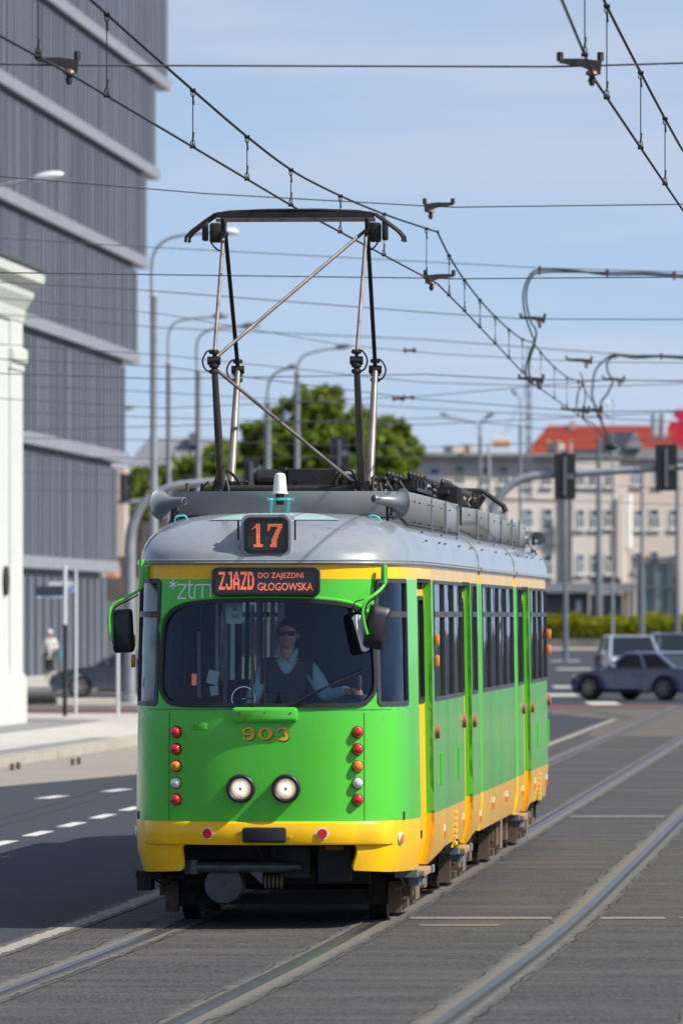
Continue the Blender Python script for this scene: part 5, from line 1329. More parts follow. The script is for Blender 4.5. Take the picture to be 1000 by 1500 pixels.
# rooftop objects
m=MB(); s=1
for x in (958.5,971): m.lathe((gx(x,648),648,gz(642,648)),(0,0,1),[(0,.18),(.2,.18),(.25,.30),(2.0,.32),(2.1,.28)],14)
tag(m.build('antenna_cylinders',mat('pale_blue_grey',(.42,.50,.55),.5)),'pair of pale vertical antenna cylinders beside the red rooftop sign','antenna')
m=MB(); cx,cz=gx(1013,646),gz(626,646)
for k in range(7):
    a=R(100+k*38); c=(cx+.95*math.cos(a),646+.02*k,cz+1.0*math.sin(a)*1.1); 
    pts=rrect(-.95,.95,-.40,.40,.38,5); ca,sa=math.cos(a),math.sin(a)
    m.prism([(c[0]+p*ca-q*sa,c[2]+p*sa+q*ca) for p,q in pts],646+.02*k-.1,646+.02*k+.1)
for x in (985,998): m.bb(gx(x,646),gx(x,646)+.15,646,646.15,gz(658,646),gz(640,646))
tag(m.build('rooftop_sign',mat('red_sign_plastic',(.70,.02,.05),.4,var=.15,scale=.8)),'round red petal shaped sign on the roof at the right edge','sign')
m=MB(); Yq=648; m.bb(gx(719,Yq),gx(745,Yq),Yq-6,Yq-4.8,gz(664,Yq),gz(638,Yq),0); m.bb(gx(719.5,Yq),gx(744.5,Yq),Yq-6.05,Yq-6.0,gz(655,Yq),gz(647.5,Yq),1)
tag(m.build('rooftop_billboard',[WPAINT,mat('orange_band_paint',(.75,.30,.12),.6)]),'white box sign with an orange band on the flat roof','sign')
m=MB(); x=gx(776,640)
for dx in (-.22,.22):
    m.tube([(x+dx,645,12),(x+dx*.5,645,gz(550,645))],.07,6)
for k in range(14): z=12+.9*k; m.tube([(x-.2,645,z),(x+.2,645,z+.9)],.04,5); m.tube([(x+.2,645,z),(x-.2,645,z+.9)],.04,5)
m.tube([(x,645,gz(560,645)),(gx(738,645),645,gz(640,645))],.03,5)
tag(m.build('lattice_mast',PARA),'slim lattice radio mast with a guy wire rising from the roof','mast')
# pavilion with flat roof, glass lift
Yp=600; pv=empty('pavilion',(0,0,0)); tag(pv,'low pavilion with a flat grey roof slab behind the hedge','building')
m=MB(); m.bb(gx(690,Yp),gx(925,Yp),Yp-1.5,Yp+10,gz(868,Yp),gz(854,Yp)); m.build('roof',mat('grey_roof_slab',(.27,.27,.29),.6),pv)
m=MB(); m.bb(gx(690,Yp),gx(862,Yp),Yp,Yp+9,-.01,gz(868,Yp)-.003); m.bb(gx(913,Yp),gx(919,Yp),Yp-.6,Yp-.1,0,gz(868,Yp)-.003); m.bb(gx(921,Yp),gx(925,Yp),Yp-.6,Yp-.1,0,gz(868,Yp)-.003); m.build('wall',mat('taupe_wall',(.15,.135,.13),.8,var=.1,scale=.5),pv)
m=MB(); m.bb(gx(864,Yp),gx(912,Yp),Yp+.5,Yp+.6,0,gz(870,Yp)); m.build('window',WIND,pv)
m=MB(); m.sphere((gx(847,Yp),Yp-.2,gz(888,Yp)),.5,12,8,sc=(.4,.2,1)); m.build('wall_lamp',WPAINT,pv)
m=MB(); m.bb(gx(866,Yp),gx(908,Yp),Yp-1,Yp+2,gz(854,Yp),gz(847,Yp)); m.build('roof_box',DARK,pv)
Yl=590; lf=empty('glass_lift',(0,0,0)); tag(lf,'square glass lift tower with steel frame beside the pavilion','lift tower')
LG=mat('greenish_glass',(.13,.18,.17),.12,var=.5,scale=.5,coat=.4)
x0,x1=gx(927,Yl),gx(991,Yl); zt=gz(819,Yl)
m=MB(); m.bb(x0+.3,x1-.2,Yl,Yl+3,0,zt-.2); m.build('glazing',LG,lf)
m=MB()
for x in (x0,x0+.55,lerp(x0,x1,.5),x1-.55,x1): m.bb(x-.08,x+.08,Yl-.2,Yl-.02,0,zt)
for z in (gz(905,Yl),gz(861,Yl),zt-.15): m.bb(x0,x1,Yl-.25,Yl-.2,z,z+.12)
m.bb(x0-.1,x1+.1,Yl-.3,Yl+3.2,zt,zt+.15); m.build('frame',PARA,lf)
# hedge island
m=MB(); m.bb(gx(640,545),gx(1100,545),545,546,-.01,gz(936,545)); m.bb(gx(640,545),gx(1100,545),546,575,-.01,gz(938,545)); tag(m.build('stone_kerb_wall',mat('dark_stone_wall',(.13,.125,.115),.8,var=.3,scale=.8)),'low dark stone wall along the foot of the hedge','wall')
m=MB(); m.bb(gx(640,520),gx(1100,520),515,545,.0,.10); struct('island_pavement',m,CONC)
def leafmat(name,c1,c2,c3):
    m,nt,b=nodemat(name); N=nt.nodes; L=nt.links; b.inputs['Specular IOR Level'].default_value=.25; g=N.new('ShaderNodeNewGeometry'); r=N.new('ShaderNodeValToRGB')
    r.color_ramp.elements[0].color=tuple(c1)+(1,); r.color_ramp.elements[1].color=tuple(c3)+(1,); e=r.color_ramp.elements.new(.5); e.color=tuple(c2)+(1,)
    L.new(g.outputs['Random Per Island'],r.inputs[0]); L.new(r.outputs[0],b.inputs['Base Color']); b.inputs['Roughness'].default_value=.55
    t=N.new('ShaderNodeBsdfTranslucent'); L.new(r.outputs[0],t.inputs[0]); mx=N.new('ShaderNodeMixShader'); mx.inputs[0].default_value=.5
    o=[n for n in N if n.type=='OUTPUT_MATERIAL'][0]; L.new(b.outputs[0],mx.inputs[1]); L.new(t.outputs[0],mx.inputs[2]); L.new(mx.outputs[0],o.inputs[0]); return m
LEAF=leafmat('tree_leaves',(.07,.115,.014),(.17,.24,.025),(.30,.38,.05)); HLEAF=leafmat('hedge_leaves',(.14,.16,.008),(.24,.25,.012),(.36,.34,.02))
BARK=mat('bark',(.09,.07,.05),.9,var=.3)
def leaf(m,rn,p,s):
    a=Vector((rn.gauss(0,1),rn.gauss(0,1),rn.gauss(0,1))).normalized(); b=a.orthogonal().normalized(); c=a.cross(b); q=s*rn.uniform(.6,1.3); w=q*.6
    m.add([p-b*q,p+c*w,p+b*q,p-c*w],[(0,1,2,3)])
m=MB(); rn=random.Random(5)
x0,x1=gx(640,555),gx(1100,555)
for k in range(16000):
    x=rn.uniform(x0,x1); top=gz(908,555)+.12*math.sin(x*.9)+.08*math.sin(x*2.3+1)+rn.uniform(-.15,.25); f=rn.random()
    if f<.45: p=Vector((x,555+rn.uniform(-.4,.2),rn.uniform(.9,top-.2)))
    else: p=Vector((x,555+rn.uniform(0,5),top+rn.uniform(-.3,.15)))
    leaf(m,rn,p,.16)
m.bb(x0,x1,555.3,560,.3,gz(914,555),1)
tag(m.build('hedge',[HLEAF,LEAF],fixn=False),'long clipped yellow green hedge in front of the pavilion','hedge')
def tree(label,base,trunk_h,blobs,n,ls,seed,group=None,mt=None):
    rn=random.Random(seed); t=empty('deciduous_tree',base); tag(t,label,'tree',group)
    m=MB(); B=[(Vector(b[0])-Vector(base),b[1]) for b in blobs]
    m.tube([(0,0,0),(.1,0,trunk_h*.5),(0,0,trunk_h)],[.35,.28,.2],8)
    for c,r in B: m.tube([(0,0,trunk_h*.7),c*.5+Vector((0,0,trunk_h*.35)),c],[.16,.09,.04],6)
    m.build('trunk',BARK,t)
    m=MB(); tot=sum(r**2 for c,r in B)
    # sub-clumps on each lobe make light and dark clumps with gaps
    cl=[]
    for c,r in B:
        for k in range(int(26*r)):
            d=Vector((rn.gauss(0,1),rn.gauss(0,1),rn.gauss(0,1))).normalized()*r*rn.uniform(.55,1.02); cl.append((c+d,r*rn.uniform(.16,.32)))
    for k in range(n):
        c,r=rn.choice(cl); d=Vector((rn.gauss(0,1),rn.gauss(0,1),rn.gauss(0,.8))).normalized()*r*rn.uniform(.3,1.1)**.7; leaf(m,rn,c+d,ls)
    m.build('crown',mt or LEAF,t,fixn=False)
Yt=450
def bl(x,y,rpx,dY=0,Y=Yt): return ((gx(x,Y),Y+dY,gz(y,Y)),rpx*Y/F)
tree('large green tree behind the raised pantograph, tallest of the group',(gx(465,Yt),Yt,0),6,[bl(455,598,34),(bl(420,618,36,1)),bl(500,612,38,-1),bl(540,640,40),bl(385,640,34),bl(460,655,60),bl(395,690,50),bl(530,690,60,1),bl(350,668,30),bl(330,700,30),bl(460,720,60),bl(480,580,22,1),bl(560,660,36,-1),bl(430,660,46,-2),bl(500,660,46,-2),bl(470,625,44,-1)],46000,.155,11,None,None)
tree('smaller green tree at the right of the big tree, next to the beige building',(gx(585,460),460,0),5,[bl(575,635,26,0,460),bl(590,668,26,0,460),bl(560,690,30,1,460),bl(600,690,20,0,460),bl(592,640,18,0,460),bl(604,665,18,0,460)],11000,.15,12)
tree('low green tree beside the lamp posts, under the grey roof',(gx(290,440),440,0),4,[bl(290,690,30,0,440),bl(320,672,30,0,440),bl(265,710,30,0,440),bl(250,690,22,0,440),bl(300,730,40,0,440),bl(340,720,40,0,440)],5000,.20,13)
tree('small green tree close to the grey office building corner',(gx(205,430),430,0),3,[bl(205,710,26,0,430),bl(190,735,24,0,430),bl(225,740,30,0,430)],3000,.20,14)
# grey gabled roof and narrow orange house at the left
gb=empty('grey_roofed_house',(0,0,0)); tag(gb,'house with a big grey gable roof behind the lamp posts','house'); Yg=620
m=MB(); m.bb(gx(150,Yg),gx(345,Yg),Yg,Yg+12,0,gz(690,Yg)); m.build('wall',mat('brown_grey_wall',(.12,.10,.09),.8,var=.2,scale=.3),gb)
m=MB(); m.add([(gx(178,Yg),Yg-.5,gz(692,Yg)),(gx(345,Yg),Yg-.5,gz(692,Yg)),(gx(345,Yg),Yg+7,gz(640,Yg)),(gx(214,Yg),Yg+7,gz(638,Yg)),(gx(178,Yg),Yg+14,gz(692,Yg)),(gx(345,Yg),Yg+14,gz(692,Yg))],[(0,1,2,3),(3,2,5,4),(0,3,4)]); m.bb(gx(275,Yg),gx(292,Yg),Yg+4,Yg+7,gz(650,Yg),gz(632,Yg)); m.build('roof',PARA,gb)
ob=empty('narrow_house',(0,0,0)); tag(ob,'narrow salmon and cream building edge beyond the office building','house'); Yo=420
m=MB(); m.bb(gx(140,Yo),gx(169,Yo),Yo,Yo+9,0,gz(683,Yo)); m.build('wall',mat('salmon_render',(.50,.20,.13),.8,var=.1),ob)
m=MB(); m.bb(gx(169,Yo),gx(182,Yo),Yo+.3,Yo+9,gz(815,Yo),gz(683,Yo)); m.build('side_wall',BEI2,ob)
dk=MB(); Yd=330; dk.bb(gx(146,Yd),gx(200,Yd),Yd,Yd+8,0,gz(846,Yd)); dk.bb(gx(150,Yd),gx(195,Yd),Yd-.2,Yd,0.5,gz(880,Yd),1); tag(dk.build('low_shop_building',[mat('brown_shop_wall',(.12,.11,.10),.8,var=.3,scale=.5),PARA]),'low dark shop building at the foot of the office building corner','building')
# ------------------------------------------------------------------ street furniture
GALV=mat('galvanised_steel',(.27,.30,.32),.45,metal=.3,var=.12,scale=3); GALD=mat('dark_galvanised_steel',(.15,.165,.18),.45,metal=.3,var=.1); LENSW=mat('pale_lamp_housing',(.55,.58,.60),.4)
def lamp(label,x,Y,ythick,arm,wpx=10,head=LENSW,hl=30,group='street lamps along the left side'):
    X=gx(x,Y); e=empty('street_lamp',(X,Y,0)); tag(e,label,'street lamp',group); s=Y/F
    zt=gz(ythick,Y); r=wpx*s/2
    m=MB(); m.lathe((0,0,0),(0,0,1),[(0,r*1.7),(.8,r*1.6),(.85,r*1.25),(zt*.55,r*1.15),(zt*.56,r),(zt,r*.95),(zt+.05,r*1.15),(zt+.12,r*.5)],14); m.build('pole',GALV,e,smooth=True,sharp=50)
    for a in arm:
        pts=[Vector((gx(px,Y)-X,0,gz(py,Y))) for px,py in a]; pc=catmull([Vector((pts[0].x,0,zt))]+pts if abs(pts[0].x)>1e-3 else pts,5)
        m=MB(); m.tube(pc,r*.42,8); m.build('arm',GALV,e,smooth=True)
        d=(pts[-1]-pts[-2]); d.normalize(); c=pts[-1]; L=hl*s
        m=MB(); q=MB(); q.sphere((0,0,0),1,14,10)
        u=Vector((0,0,1))-d*d.z; u.normalize()
        m.add([c-d*L*.1+d*(p[0]*L*.5)+Vector((0,1,0))*p[1]*.16+u*(p[2]*.11*(1 if p[2]>0 else .6)) for p in q.v],q.f); m.build('lamp_head',head,e,smooth=True)
lamp('tallest thick lamp post, its curved arm reaching behind the pantograph head',225,177,437,[[(222.5,437),(222,395),(226,370),(240,353),(262,345),(300,341),(338,340)]],11)
lamp('lamp post second from the office building with dark head',247,215,535,[[(246.5,535),(246,500),(250,480),(262,470),(285,466),(325,463)]],8,GALD,24)
lamp('lamp post third from the office building with dark head',290,230,547,[[(289,547),(288,510),(293,492),(310,482),(340,478),(370,477)]],9,GALD,28)
lamp('lamp post behind the pantograph with its arm reaching right',435,254,548,[[(435,548),(436,535),(445,521),(465,514),(505,508)]],8,GALD,26)
lamp('lamp post behind the left pantograph arms with a short bent arm and round cap',392,262,592,[[(391,592),(393,565),(400,550),(412,542),(430,537)]],10,GALD,18)
lamp('lamp post at the left edge whose pale head shows over the white cornice',-60,154,300,[[(-60,300),(-50,285),(-20,275),(40,264),(75,258)]],11,LENSW,50)
lamp('lamp head poking out beyond the office building edge',150,345,640,[[(150,640),(155,615),(165,603),(190,598)]],7,GALD,22)
lamp('double armed lamp post in front of the beige building',703,340,640,[[(703,640),(700,625),(690,618),(650,608)],[(703,640),(704,622),(708,614),(719,608)]],6,GALD,18,'street lamps on the right')
lamp('single lamp post with small head left of the lattice mast',762,305,625,[[(762,625),(763,600),(761,585),(752,574)]],5,GALD,12,'street lamps on the right')
lamp('thin lamp post with white head in front of the red roof',897,330,640,[[(897,640),(897,590),(893,588),(889,592)]],3,WHITEP,7,'street lamps on the right')
def mast(label,x,Y,ytop,wpx,step=None,extra=None):
    X=gx(x,Y); s=Y/F; r=wpx*s/2; m=MB(); zt=gz(ytop,Y); m.lathe((X,Y,0),(0,0,1),[(0,r*1.5),(.6,r*1.4),(zt*.45,r*1.15),(zt*.46,r*.95),(zt,r*.7),(zt+.05,.02)],12)
    if extra: extra(m,X,Y)
    tag(m.build('catenary_mast',GALD,smooth=True,sharp=50),label,'mast','catenary masts on the right')
mast('thick grey mast rising in front of the bay of the beige building',876.5,560,640,9)
mast('slim grey mast left of the glass lift',940,520,690,6)
mast('slim mast beside the right traffic signals, at the glass lift edge',991.5,480,690,7)
mast('dark slim mast under the left signal board',828,400,730,6)
mast('short grey post with pale top left of the rooftop billboard',716,420,650,6)
# traffic signal gantries
def gantry(label,Y,pts,rpx,sigs):
    e=empty('signal_gantry',(gx(pts[0][0],Y),Y,0)); tag(e,label,'signal gantry','signal gantries'); X0=gx(pts[0][0],Y)
    P=[Vector((gx(a,Y)-X0,0,gz(b,Y) if b is not None else 0)) for a,b in pts]; r=rpx*Y/F
    P=catmull(P,5); n=len(P)
    m=MB(); m.tube(P,[lerp(r*1.35,r*.8,i/(n-1)) for i in range(n)],12); m.lathe((0,0,0),(0,0,1),[(0,r*2.2),(.3,r*2.2),(.32,r*1.3)],14); m.build('post_and_arm',GALV,e,smooth=True,sharp=50)
    for i,(x,y,w,h) in enumerate(sigs):
        s=Y/F; X=gx(x,Y)-X0; z=gz(y,Y); w*=s;h*=s
        b=MB(); b.box((X,-.18,z),(w,.04,h),bev=.015); 
        for k in (-1,0,1): b.box((X,-.05,z+k*h*.29),(w*.6,.2,h*.27),bev=.03)
        sg=b.build('signal_head',mat('black_signal_board',(.013,.014,.018),.5) if 'black_signal_board' not in MATS else MATS['black_signal_board'],e)
        b=MB(); b.bb(X-.035,X+.035,-.23,-.2,z-h*.42,z+h*.42); b.box((X+w*.25,-.16,z),(.15,.14,.12)); b.build('mounting_bar',GALD,sg)
gantry('signal gantry at the right whose arm carries two black signal boards',185,[(718,None),(718,860),(719,770),(724,742),(736,722),(755,706),(785,697),(850,693),(930,688),(1010,683),(1060,680)],6,[(827,698,31,67),(975,685,32,68)])
gantry('signal gantry at the left bending over behind the lamp posts',196,[(190,None),(190,860),(191,790),(197,762),(210,738),(235,720),(262,711),(310,706),(400,700),(520,694)],6.5,[(497,664,28,48),(368,690,22,34)])
gantry('small signal post half hidden beyond the office building',350,[(128,None),(128,800),(128,760),(135,742),(160,737),(215,733)],4,[(184,714,16,40)])
# signposts on the left pavement
def signpost(label,x,Y,yb,ytop,plates,wpx=5):
    s=Y/F; X=gx(x,Y); z0=.12; e=empty('sign_post',(X,Y,z0)); tag(e,label,'sign post')
    zt=gz(ytop,Y)-z0; m=MB(); r=wpx*s/2
    if yb: m.tube([(0,0,0),(0,0,gz(yb,Y)-z0)],r*1.1,10,1); m.tube([(0,0,gz(yb,Y)-z0),(0,0,zt)],r,10,0)
    else: m.tube([(0,0,0),(0,0,zt)],r,10,0)
    m.build('post',[LENSW,DARK],e,smooth=True)
    for (x0,x1,y0,y1,mt) in plates:
        b=MB(); b.bb(gx(x0,Y)-X,gx(x1,Y)-X,-.05,-.02,gz(y1,Y)-z0,gz(y0,Y)-z0); b.build('sign_plate',mt,e)
BLUEP=mat('dark_sign_plate',(.03,.045,.07),.5); BLUW=mat('blue_white_sign',(.25,.35,.55),.5,var=.5,scale=6)
signpost('post with a dark name plate, white above and dark below, on the left pavement',95,171,915,828,[(52,92,859,873,BLUEP),(54,92,872.8,876,BLUW)],6)
signpost('pale post with a blue and white plate beside the woman in the light coat',111,174,None,835,[(72,108,852,858,LENSW),(95,109,858.3,868,BLUW)],4)
signpost('thin grey post at the tram corner on the left pavement',172.5,172,None,915,[],5)
# ------------------------------------------------------------------ cars
TYRE=mat('tyre',(.015,.015,.016),.8); RIM=mat('alloy_rim',(.30,.31,.33),.3,metal=.8); CGL=mat('car_glass',(.012,.018,.025),.18,spec=.35); TAIL=mat('tail_lamp_red',(.45,.01,.015),.2,coat=1); HLL=mat('lit_car_lamp',(1,.85,.75),.2,emit=2.2)
def car(label,loc,rz,paint,L=4.5,Wd=1.76,hh=(.62,.92,1.36),cab=(1.35,3.75,1.95,3.1),group=None,lit=False,boxy=False,wheels=(.82,3.45),wr=.31):
    """x=0 nose .. L tail"""
    e=empty('parked_car' if False else 'car',loc,rz); tag(e,label,'car',group); w=Wd/2
    hn,hb,ht=hh; c0,c1,c2,c3=cab
    def arch(cx,r=wr+.05,n=8): return [(cx+r*math.cos(PI*k/n),.30+ r*math.sin(PI*k/n)) for k in range(n+1)]
    bot=.20
    lowr=[(0.10,bot)]+arch(wheels[0])[::-1]+arch(wheels[1])[::-1]+[(L-.12,bot+.04)]
    up=[(L,.45),(L-.02,hb-.12),(L-.12,hb),(c1+.02,hb+.02),(c0+.3,hb),(c0-.1,hb-.02),(.45,hn+.06),(.08,hn-.06),(0,.45)]
    prof=lowr+up
    m=MB(); lay=[(-w+.10,.955),(-w+.03,.985),(-w,1.0),(-w+.0,1.0)]
    cx_,cz_=L/2,.55
    n=len(prof); vs=[]
    ys=[(-w+.09,.96,hb),( -w+.02,.99,hb),(-w,1.0,.6),( w,1.0,.6),(w-.02,.99,hb),(w-.09,.96,hb)]
    ys=[(-w+.10,1),(-w,.0),(w,.0),(w-.10,1)]
    # side bulge: outer rings shrink heights a little at the shoulders
    rings=[]
    for y,t in ((-w+.14,1.0),(-w+.035,.985),(-w,.955),(w,.955),(w-.035,.985),(w-.14,1.0)):
        rings.append([(cx_+(x-cx_)*(t if abs(x-cx_)>L*.45 else 1), y, cz_+(z-cz_)*(t if z>.7 else 1)) for x,z in prof])
    for rg in rings: vs+=rg
    fs=[]
    for r in range(5): fs+=[(r*n+i,r*n+(i+1)%n,(r+1)*n+(i+1)%n,(r+1)*n+i) for i in range(n)]
    fs+=[tuple(range(n)),tuple(range(5*n,6*n))[::-1]]
    # end rings: cap uses the same loop
    m.add(vs,fs,0)
    # roof shell
    tw=w*.74; bw=w-.10
    R0=[(c0,-bw,hb-.02),(c2,-tw,ht-.04),(c3,-tw,ht-.03),(c1,-bw,hb-.0)]
    m.add([(c2-.06,-tw,ht-.05),(c3+.05,-tw,ht-.04),(c3+.05,tw,ht-.04),(c2-.06,tw,ht-.05),(c2+.1,-tw+.12,ht),(c3-.12,-tw+.12,ht),(c3-.12,tw-.12,ht),(c2+.1,tw-.12,ht)],[(4,5,6,7),(0,1,5,4),(1,2,6,5),(2,3,7,6),(3,0,4,7)],0)
    for s in (-1,1):
        for a,b in (((c0,hb-.03),(c2-.02,ht-.05)),((c3+.02,ht-.05),(c1,hb-.02)),((lerp(c2,c3,.42),ht-.05),(lerp(c0+.5,c1,.45),hb))):
            m.tube([(a[0],s*(bw if a[1]<ht-.2 else tw),a[1]),(b[0],s*(tw if b[1]>ht-.2 else bw),b[1])],.045,6,0)
        m.tube([(c2-.05,s*tw,ht-.05),(c3+.04,s*tw,ht-.05)],.04,6,0)
    bd=m.build('body',paint,e,smooth=True,sharp=38)
    g=MB(); k=.012
    a,b,c,d=(c0,hb-.03),(c2,ht-.07),(c3,ht-.07),(c1,hb-.02)
    for s in (-1,1): g.add([(a[0]+.08,s*(bw-.01),a[1]),(b[0]+.02,s*(tw-.01),b[1]),(c[0]-.02,s*(tw-.01),c[1]),(d[0]-.08,s*(bw-.01),d[1])],[(0,1,2,3)])
    g.add([(a[0],-bw,a[1]),(a[0],bw,a[1]),(b[0]-.05,tw,b[1]),(b[0]-.05,-tw,b[1])],[(0,1,2,3)]); g.add([(d[0],-bw,d[1]),(d[0],bw,d[1]),(c[0]+.05,tw,c[1]),(c[0]+.05,-tw,c[1])],[(0,1,2,3)])
    g.build('window_glass',CGL,e)
    for wx in wheels:
        for s in (-1,1):
            t=MB(); t.lathe((wx,s*(w-.2),wr),(0,s,0),[(0,wr-.05),(.02,wr),(.17,wr),(.19,wr-.03),(.185,wr*.66)],22); wh=t.build('wheel',TYRE,e,smooth=True,sharp=40)
            t=MB(); t.lathe((wx,s*(w-.02),wr),(0,s,0),[(0,wr*.66),(.012,wr*.64),(.0,wr*.58),(-.03,wr*.2),(.01,wr*.18),(.012,.02)],22)
            for q in range(7): an=2*PI*q/7; t.box((wx+wr*.4*math.cos(an),s*(w-.005),wr+wr*.4*math.sin(an)),(wr*.5,.02,.045),ry=-an)
            t.build('rim',RIM,wh,smooth=True,sharp=40)
    for s in (-1,1):
        t=MB(); t.box((.12,s*(w-.28),hn-.07),(.16,.34,.13),bev=.03); t.build('headlight',HLL if lit else LCLR,e)
        t=MB(); t.box((L-.08,s*(w-.2),hb-.14),(.14,.34,.12),bev=.03); t.build('tail_light',TAIL,e)
        t=MB(); t.box((c0+.38,s*(w+.08),hb+.05),(.12,.18,.12),bev=.03); t.build('door_mirror',paint,e)
        t=MB(); xm=lerp(c0+.5,c1,.42)
        for xx in (c0+.45,xm,c1-.35): t.bb(xx-.006,xx+.006,s*(w-.001),s*(w+.002),.36,hb-.12)
        for xx in (xm-.18,): t.bb(xx-.09,xx+.03,s*(w),s*(w+.03),hb-.2,hb-.16)
        t.bb(wheels[0]+.5,wheels[1]-.45,s*(w-.02),s*(w+.012),.20,.27); t.build('door_seam',DARK,e)
    t=MB(); t.box((.02,0,.42),(.06,.9,.13),bev=.02); t.bb(-.03,-.01,-.26,.26,.40,.51,1); t.bb(L-.03,L+.01,-.26,.26,.55,.66,1); t.build('grille_and_plate',[DARK,WPAINT],e)
    return e
BLUC=mat('slate_blue_car_paint',(.20,.24,.36),.25,metal=.4,coat=.8); GRYC=mat('dark_grey_blue_car_paint',(.07,.085,.12),.28,metal=.4,coat=.7); SILC=mat('silver_blue_car_paint',(.55,.60,.68),.25,metal=.5,coat=.8); DBL=mat('dark_blue_car_paint',(.035,.06,.11),.25,metal=.4,coat=.8)
Yc=216
sc_=car('slate blue coupe crossing at the right with its side to the camera',(gx(866,Yc),Yc+1.0,-.012),R(-42),BLUC,L=4.15,hh=(.66,.86,1.29),cab=(1.15,3.45,1.8,2.75),wheels=(.68,3.12),wr=.33)
sc_.scale=(1.09,1.09,1.04)
car('silver minivan with lit headlights facing the camera behind the blue coupe',(gx(932,260),258,-.012),R(90+6),SILC,L=4.3,Wd=1.82,hh=(.90,1.04,1.68),cab=(1.0,4.1,1.8,3.6),lit=True)
car('dark blue car facing the camera at the right edge',(gx(1003,268),266,-.012),R(90+6),DBL,L=4.4,Wd=1.82,hh=(.9,1.05,1.74),cab=(1.0,4.2,1.75,3.9),lit=True)
car('silver small car seen between the minivan and the dark blue car',(gx(975,290),284,-.012),R(90+4),SILC,L=4.0,Wd=1.7,hh=(.8,.98,1.60),cab=(.9,3.8,1.6,3.4))
Yl2=221
car('dark grey car facing left, half hidden behind the tram corner',(gx(73,Yl2),Yl2,-.012),0,GRYC,L=4.4,hh=(.74,.94,1.38),cab=(1.25,3.7,2.0,3.0),wheels=(.85,3.4),wr=.32)
# ------------------------------------------------------------------ woman on the far pavement
wom=empty('person',(gx(73,262),262,.14)); tag(wom,'woman with white hair in a pale coat and dark trousers walking on the left pavement','person')
P={'pelvis':((0,0,.92),.135),'waist':((0,0,1.08),.12),'chest':((0,0,1.28),.135),'neckb':((0,0,1.42),.06),'neck':((0,-.01,1.47),.05),'hd':((0,-.01,1.52),.055),
 'shl':((.16,0,1.36),.06),'ell':((.24,-.02,1.12),.045),'wrl':((.16,-.18,1.08),.03),'shr':((-.16,0,1.36),.06),'elr':((-.23,.02,1.10),.045),'wrr':((-.25,-.06,.86),.03),
 'hl':((.09,0,.86),.09),'kl':((.09,-.10,.48),.062),'al':((.09,-.05,.09),.04),'tl':((.10,-.18,.04),.035),'hr':((-.09,0,.86),.09),'kr':((-.09,.02,.48),.062),'ar':((-.09,.16,.11),.04),'tr':((-.09,.05,.04),.035)}
E=[('pelvis','waist'),('waist','chest'),('chest','neckb'),('neckb','neck'),('neck','hd'),('chest','shl'),('shl','ell'),('ell','wrl'),('chest','shr'),('shr','elr'),('elr','wrr'),('pelvis','hl'),('hl','kl'),('kl','al'),('al','tl'),('pelvis','hr'),('hr','kr'),('kr','ar'),('ar','tr')]
m=MB(); m.add(*skinfig(P,E,1)); HC=(0,-.02,1.585); headmesh(m,HC); hand(m,P['wrl'][0],(-.6,-.6,-.1),(0,0,-1),.8,1); hand(m,P['wrr'][0],(-.05,-.1,-1),(1,0,0),.5,1); m.build('body',SKIN,wom,smooth=True)
COAT=mat('pale_cream_coat',(.62,.60,.55),.8,var=.08,scale=8)
C={'pelvis':((0,0,.92),.16),'waist':((0,0,1.08),.145),'chest':((0,0,1.28),.155),'nb':((0,0,1.41),.085),'hem':((0,0,.70),.185),'shl':((.16,0,1.36),.075),'ell':((.24,-.02,1.12),.06),'wrl':((.17,-.16,1.085),.048),'shr':((-.16,0,1.36),.075),'elr':((-.23,.02,1.10),.06),'wrr':((-.248,-.05,.90),.048)}
m=MB(); m.add(*skinfig(C,[('pelvis','waist'),('waist','chest'),('chest','nb'),('pelvis','hem'),('chest','shl'),('shl','ell'),('ell','wrl'),('chest','shr'),('shr','elr'),('elr','wrr')],2)); m.build('coat',COAT,wom,smooth=True)
T={k:(P[k][0],P[k][1]+.02) for k in ('pelvis','hl','kl','hr','kr')}; T['al']=((.09,-.06,.25),.055); T['ar']=((-.09,.11,.26),.055)
m=MB(); m.add(*skinfig(T,[('pelvis','hl'),('hl','kl'),('kl','al'),('pelvis','hr'),('hr','kr'),('kr','ar')],1)); m.build('trousers',TROU,wom,smooth=True)
hairmesh(HC,front_z=.045,back_z=-.07,th=.016).build('hair',mat('white_hair',(.72,.70,.66),.8),wom,smooth=True)
m=MB()
for s,(x,y,z) in ((1,P['tl'][0]),(-1,P['tr'][0])): m.box((x,y+.05,z+.01),(.09,.26,.09),bev=.03)
m.build('shoes',COAT,wom)
m=MB(); m.box((0,0,0),(.12,.26,.30),bev=.03); m.tube(catmull([(0,-.10,.14),(0,-.07,.36),(0,.07,.36),(0,.10,.14)],5),.012,6)
bag=m.build('handbag',mat('teal_bag',(.02,.22,.26),.5)); bag.location=(wom.location.x+.33,262.02,1.02); tag(bag,'teal handbag hanging at the side of the woman in the pale coat','handbag')
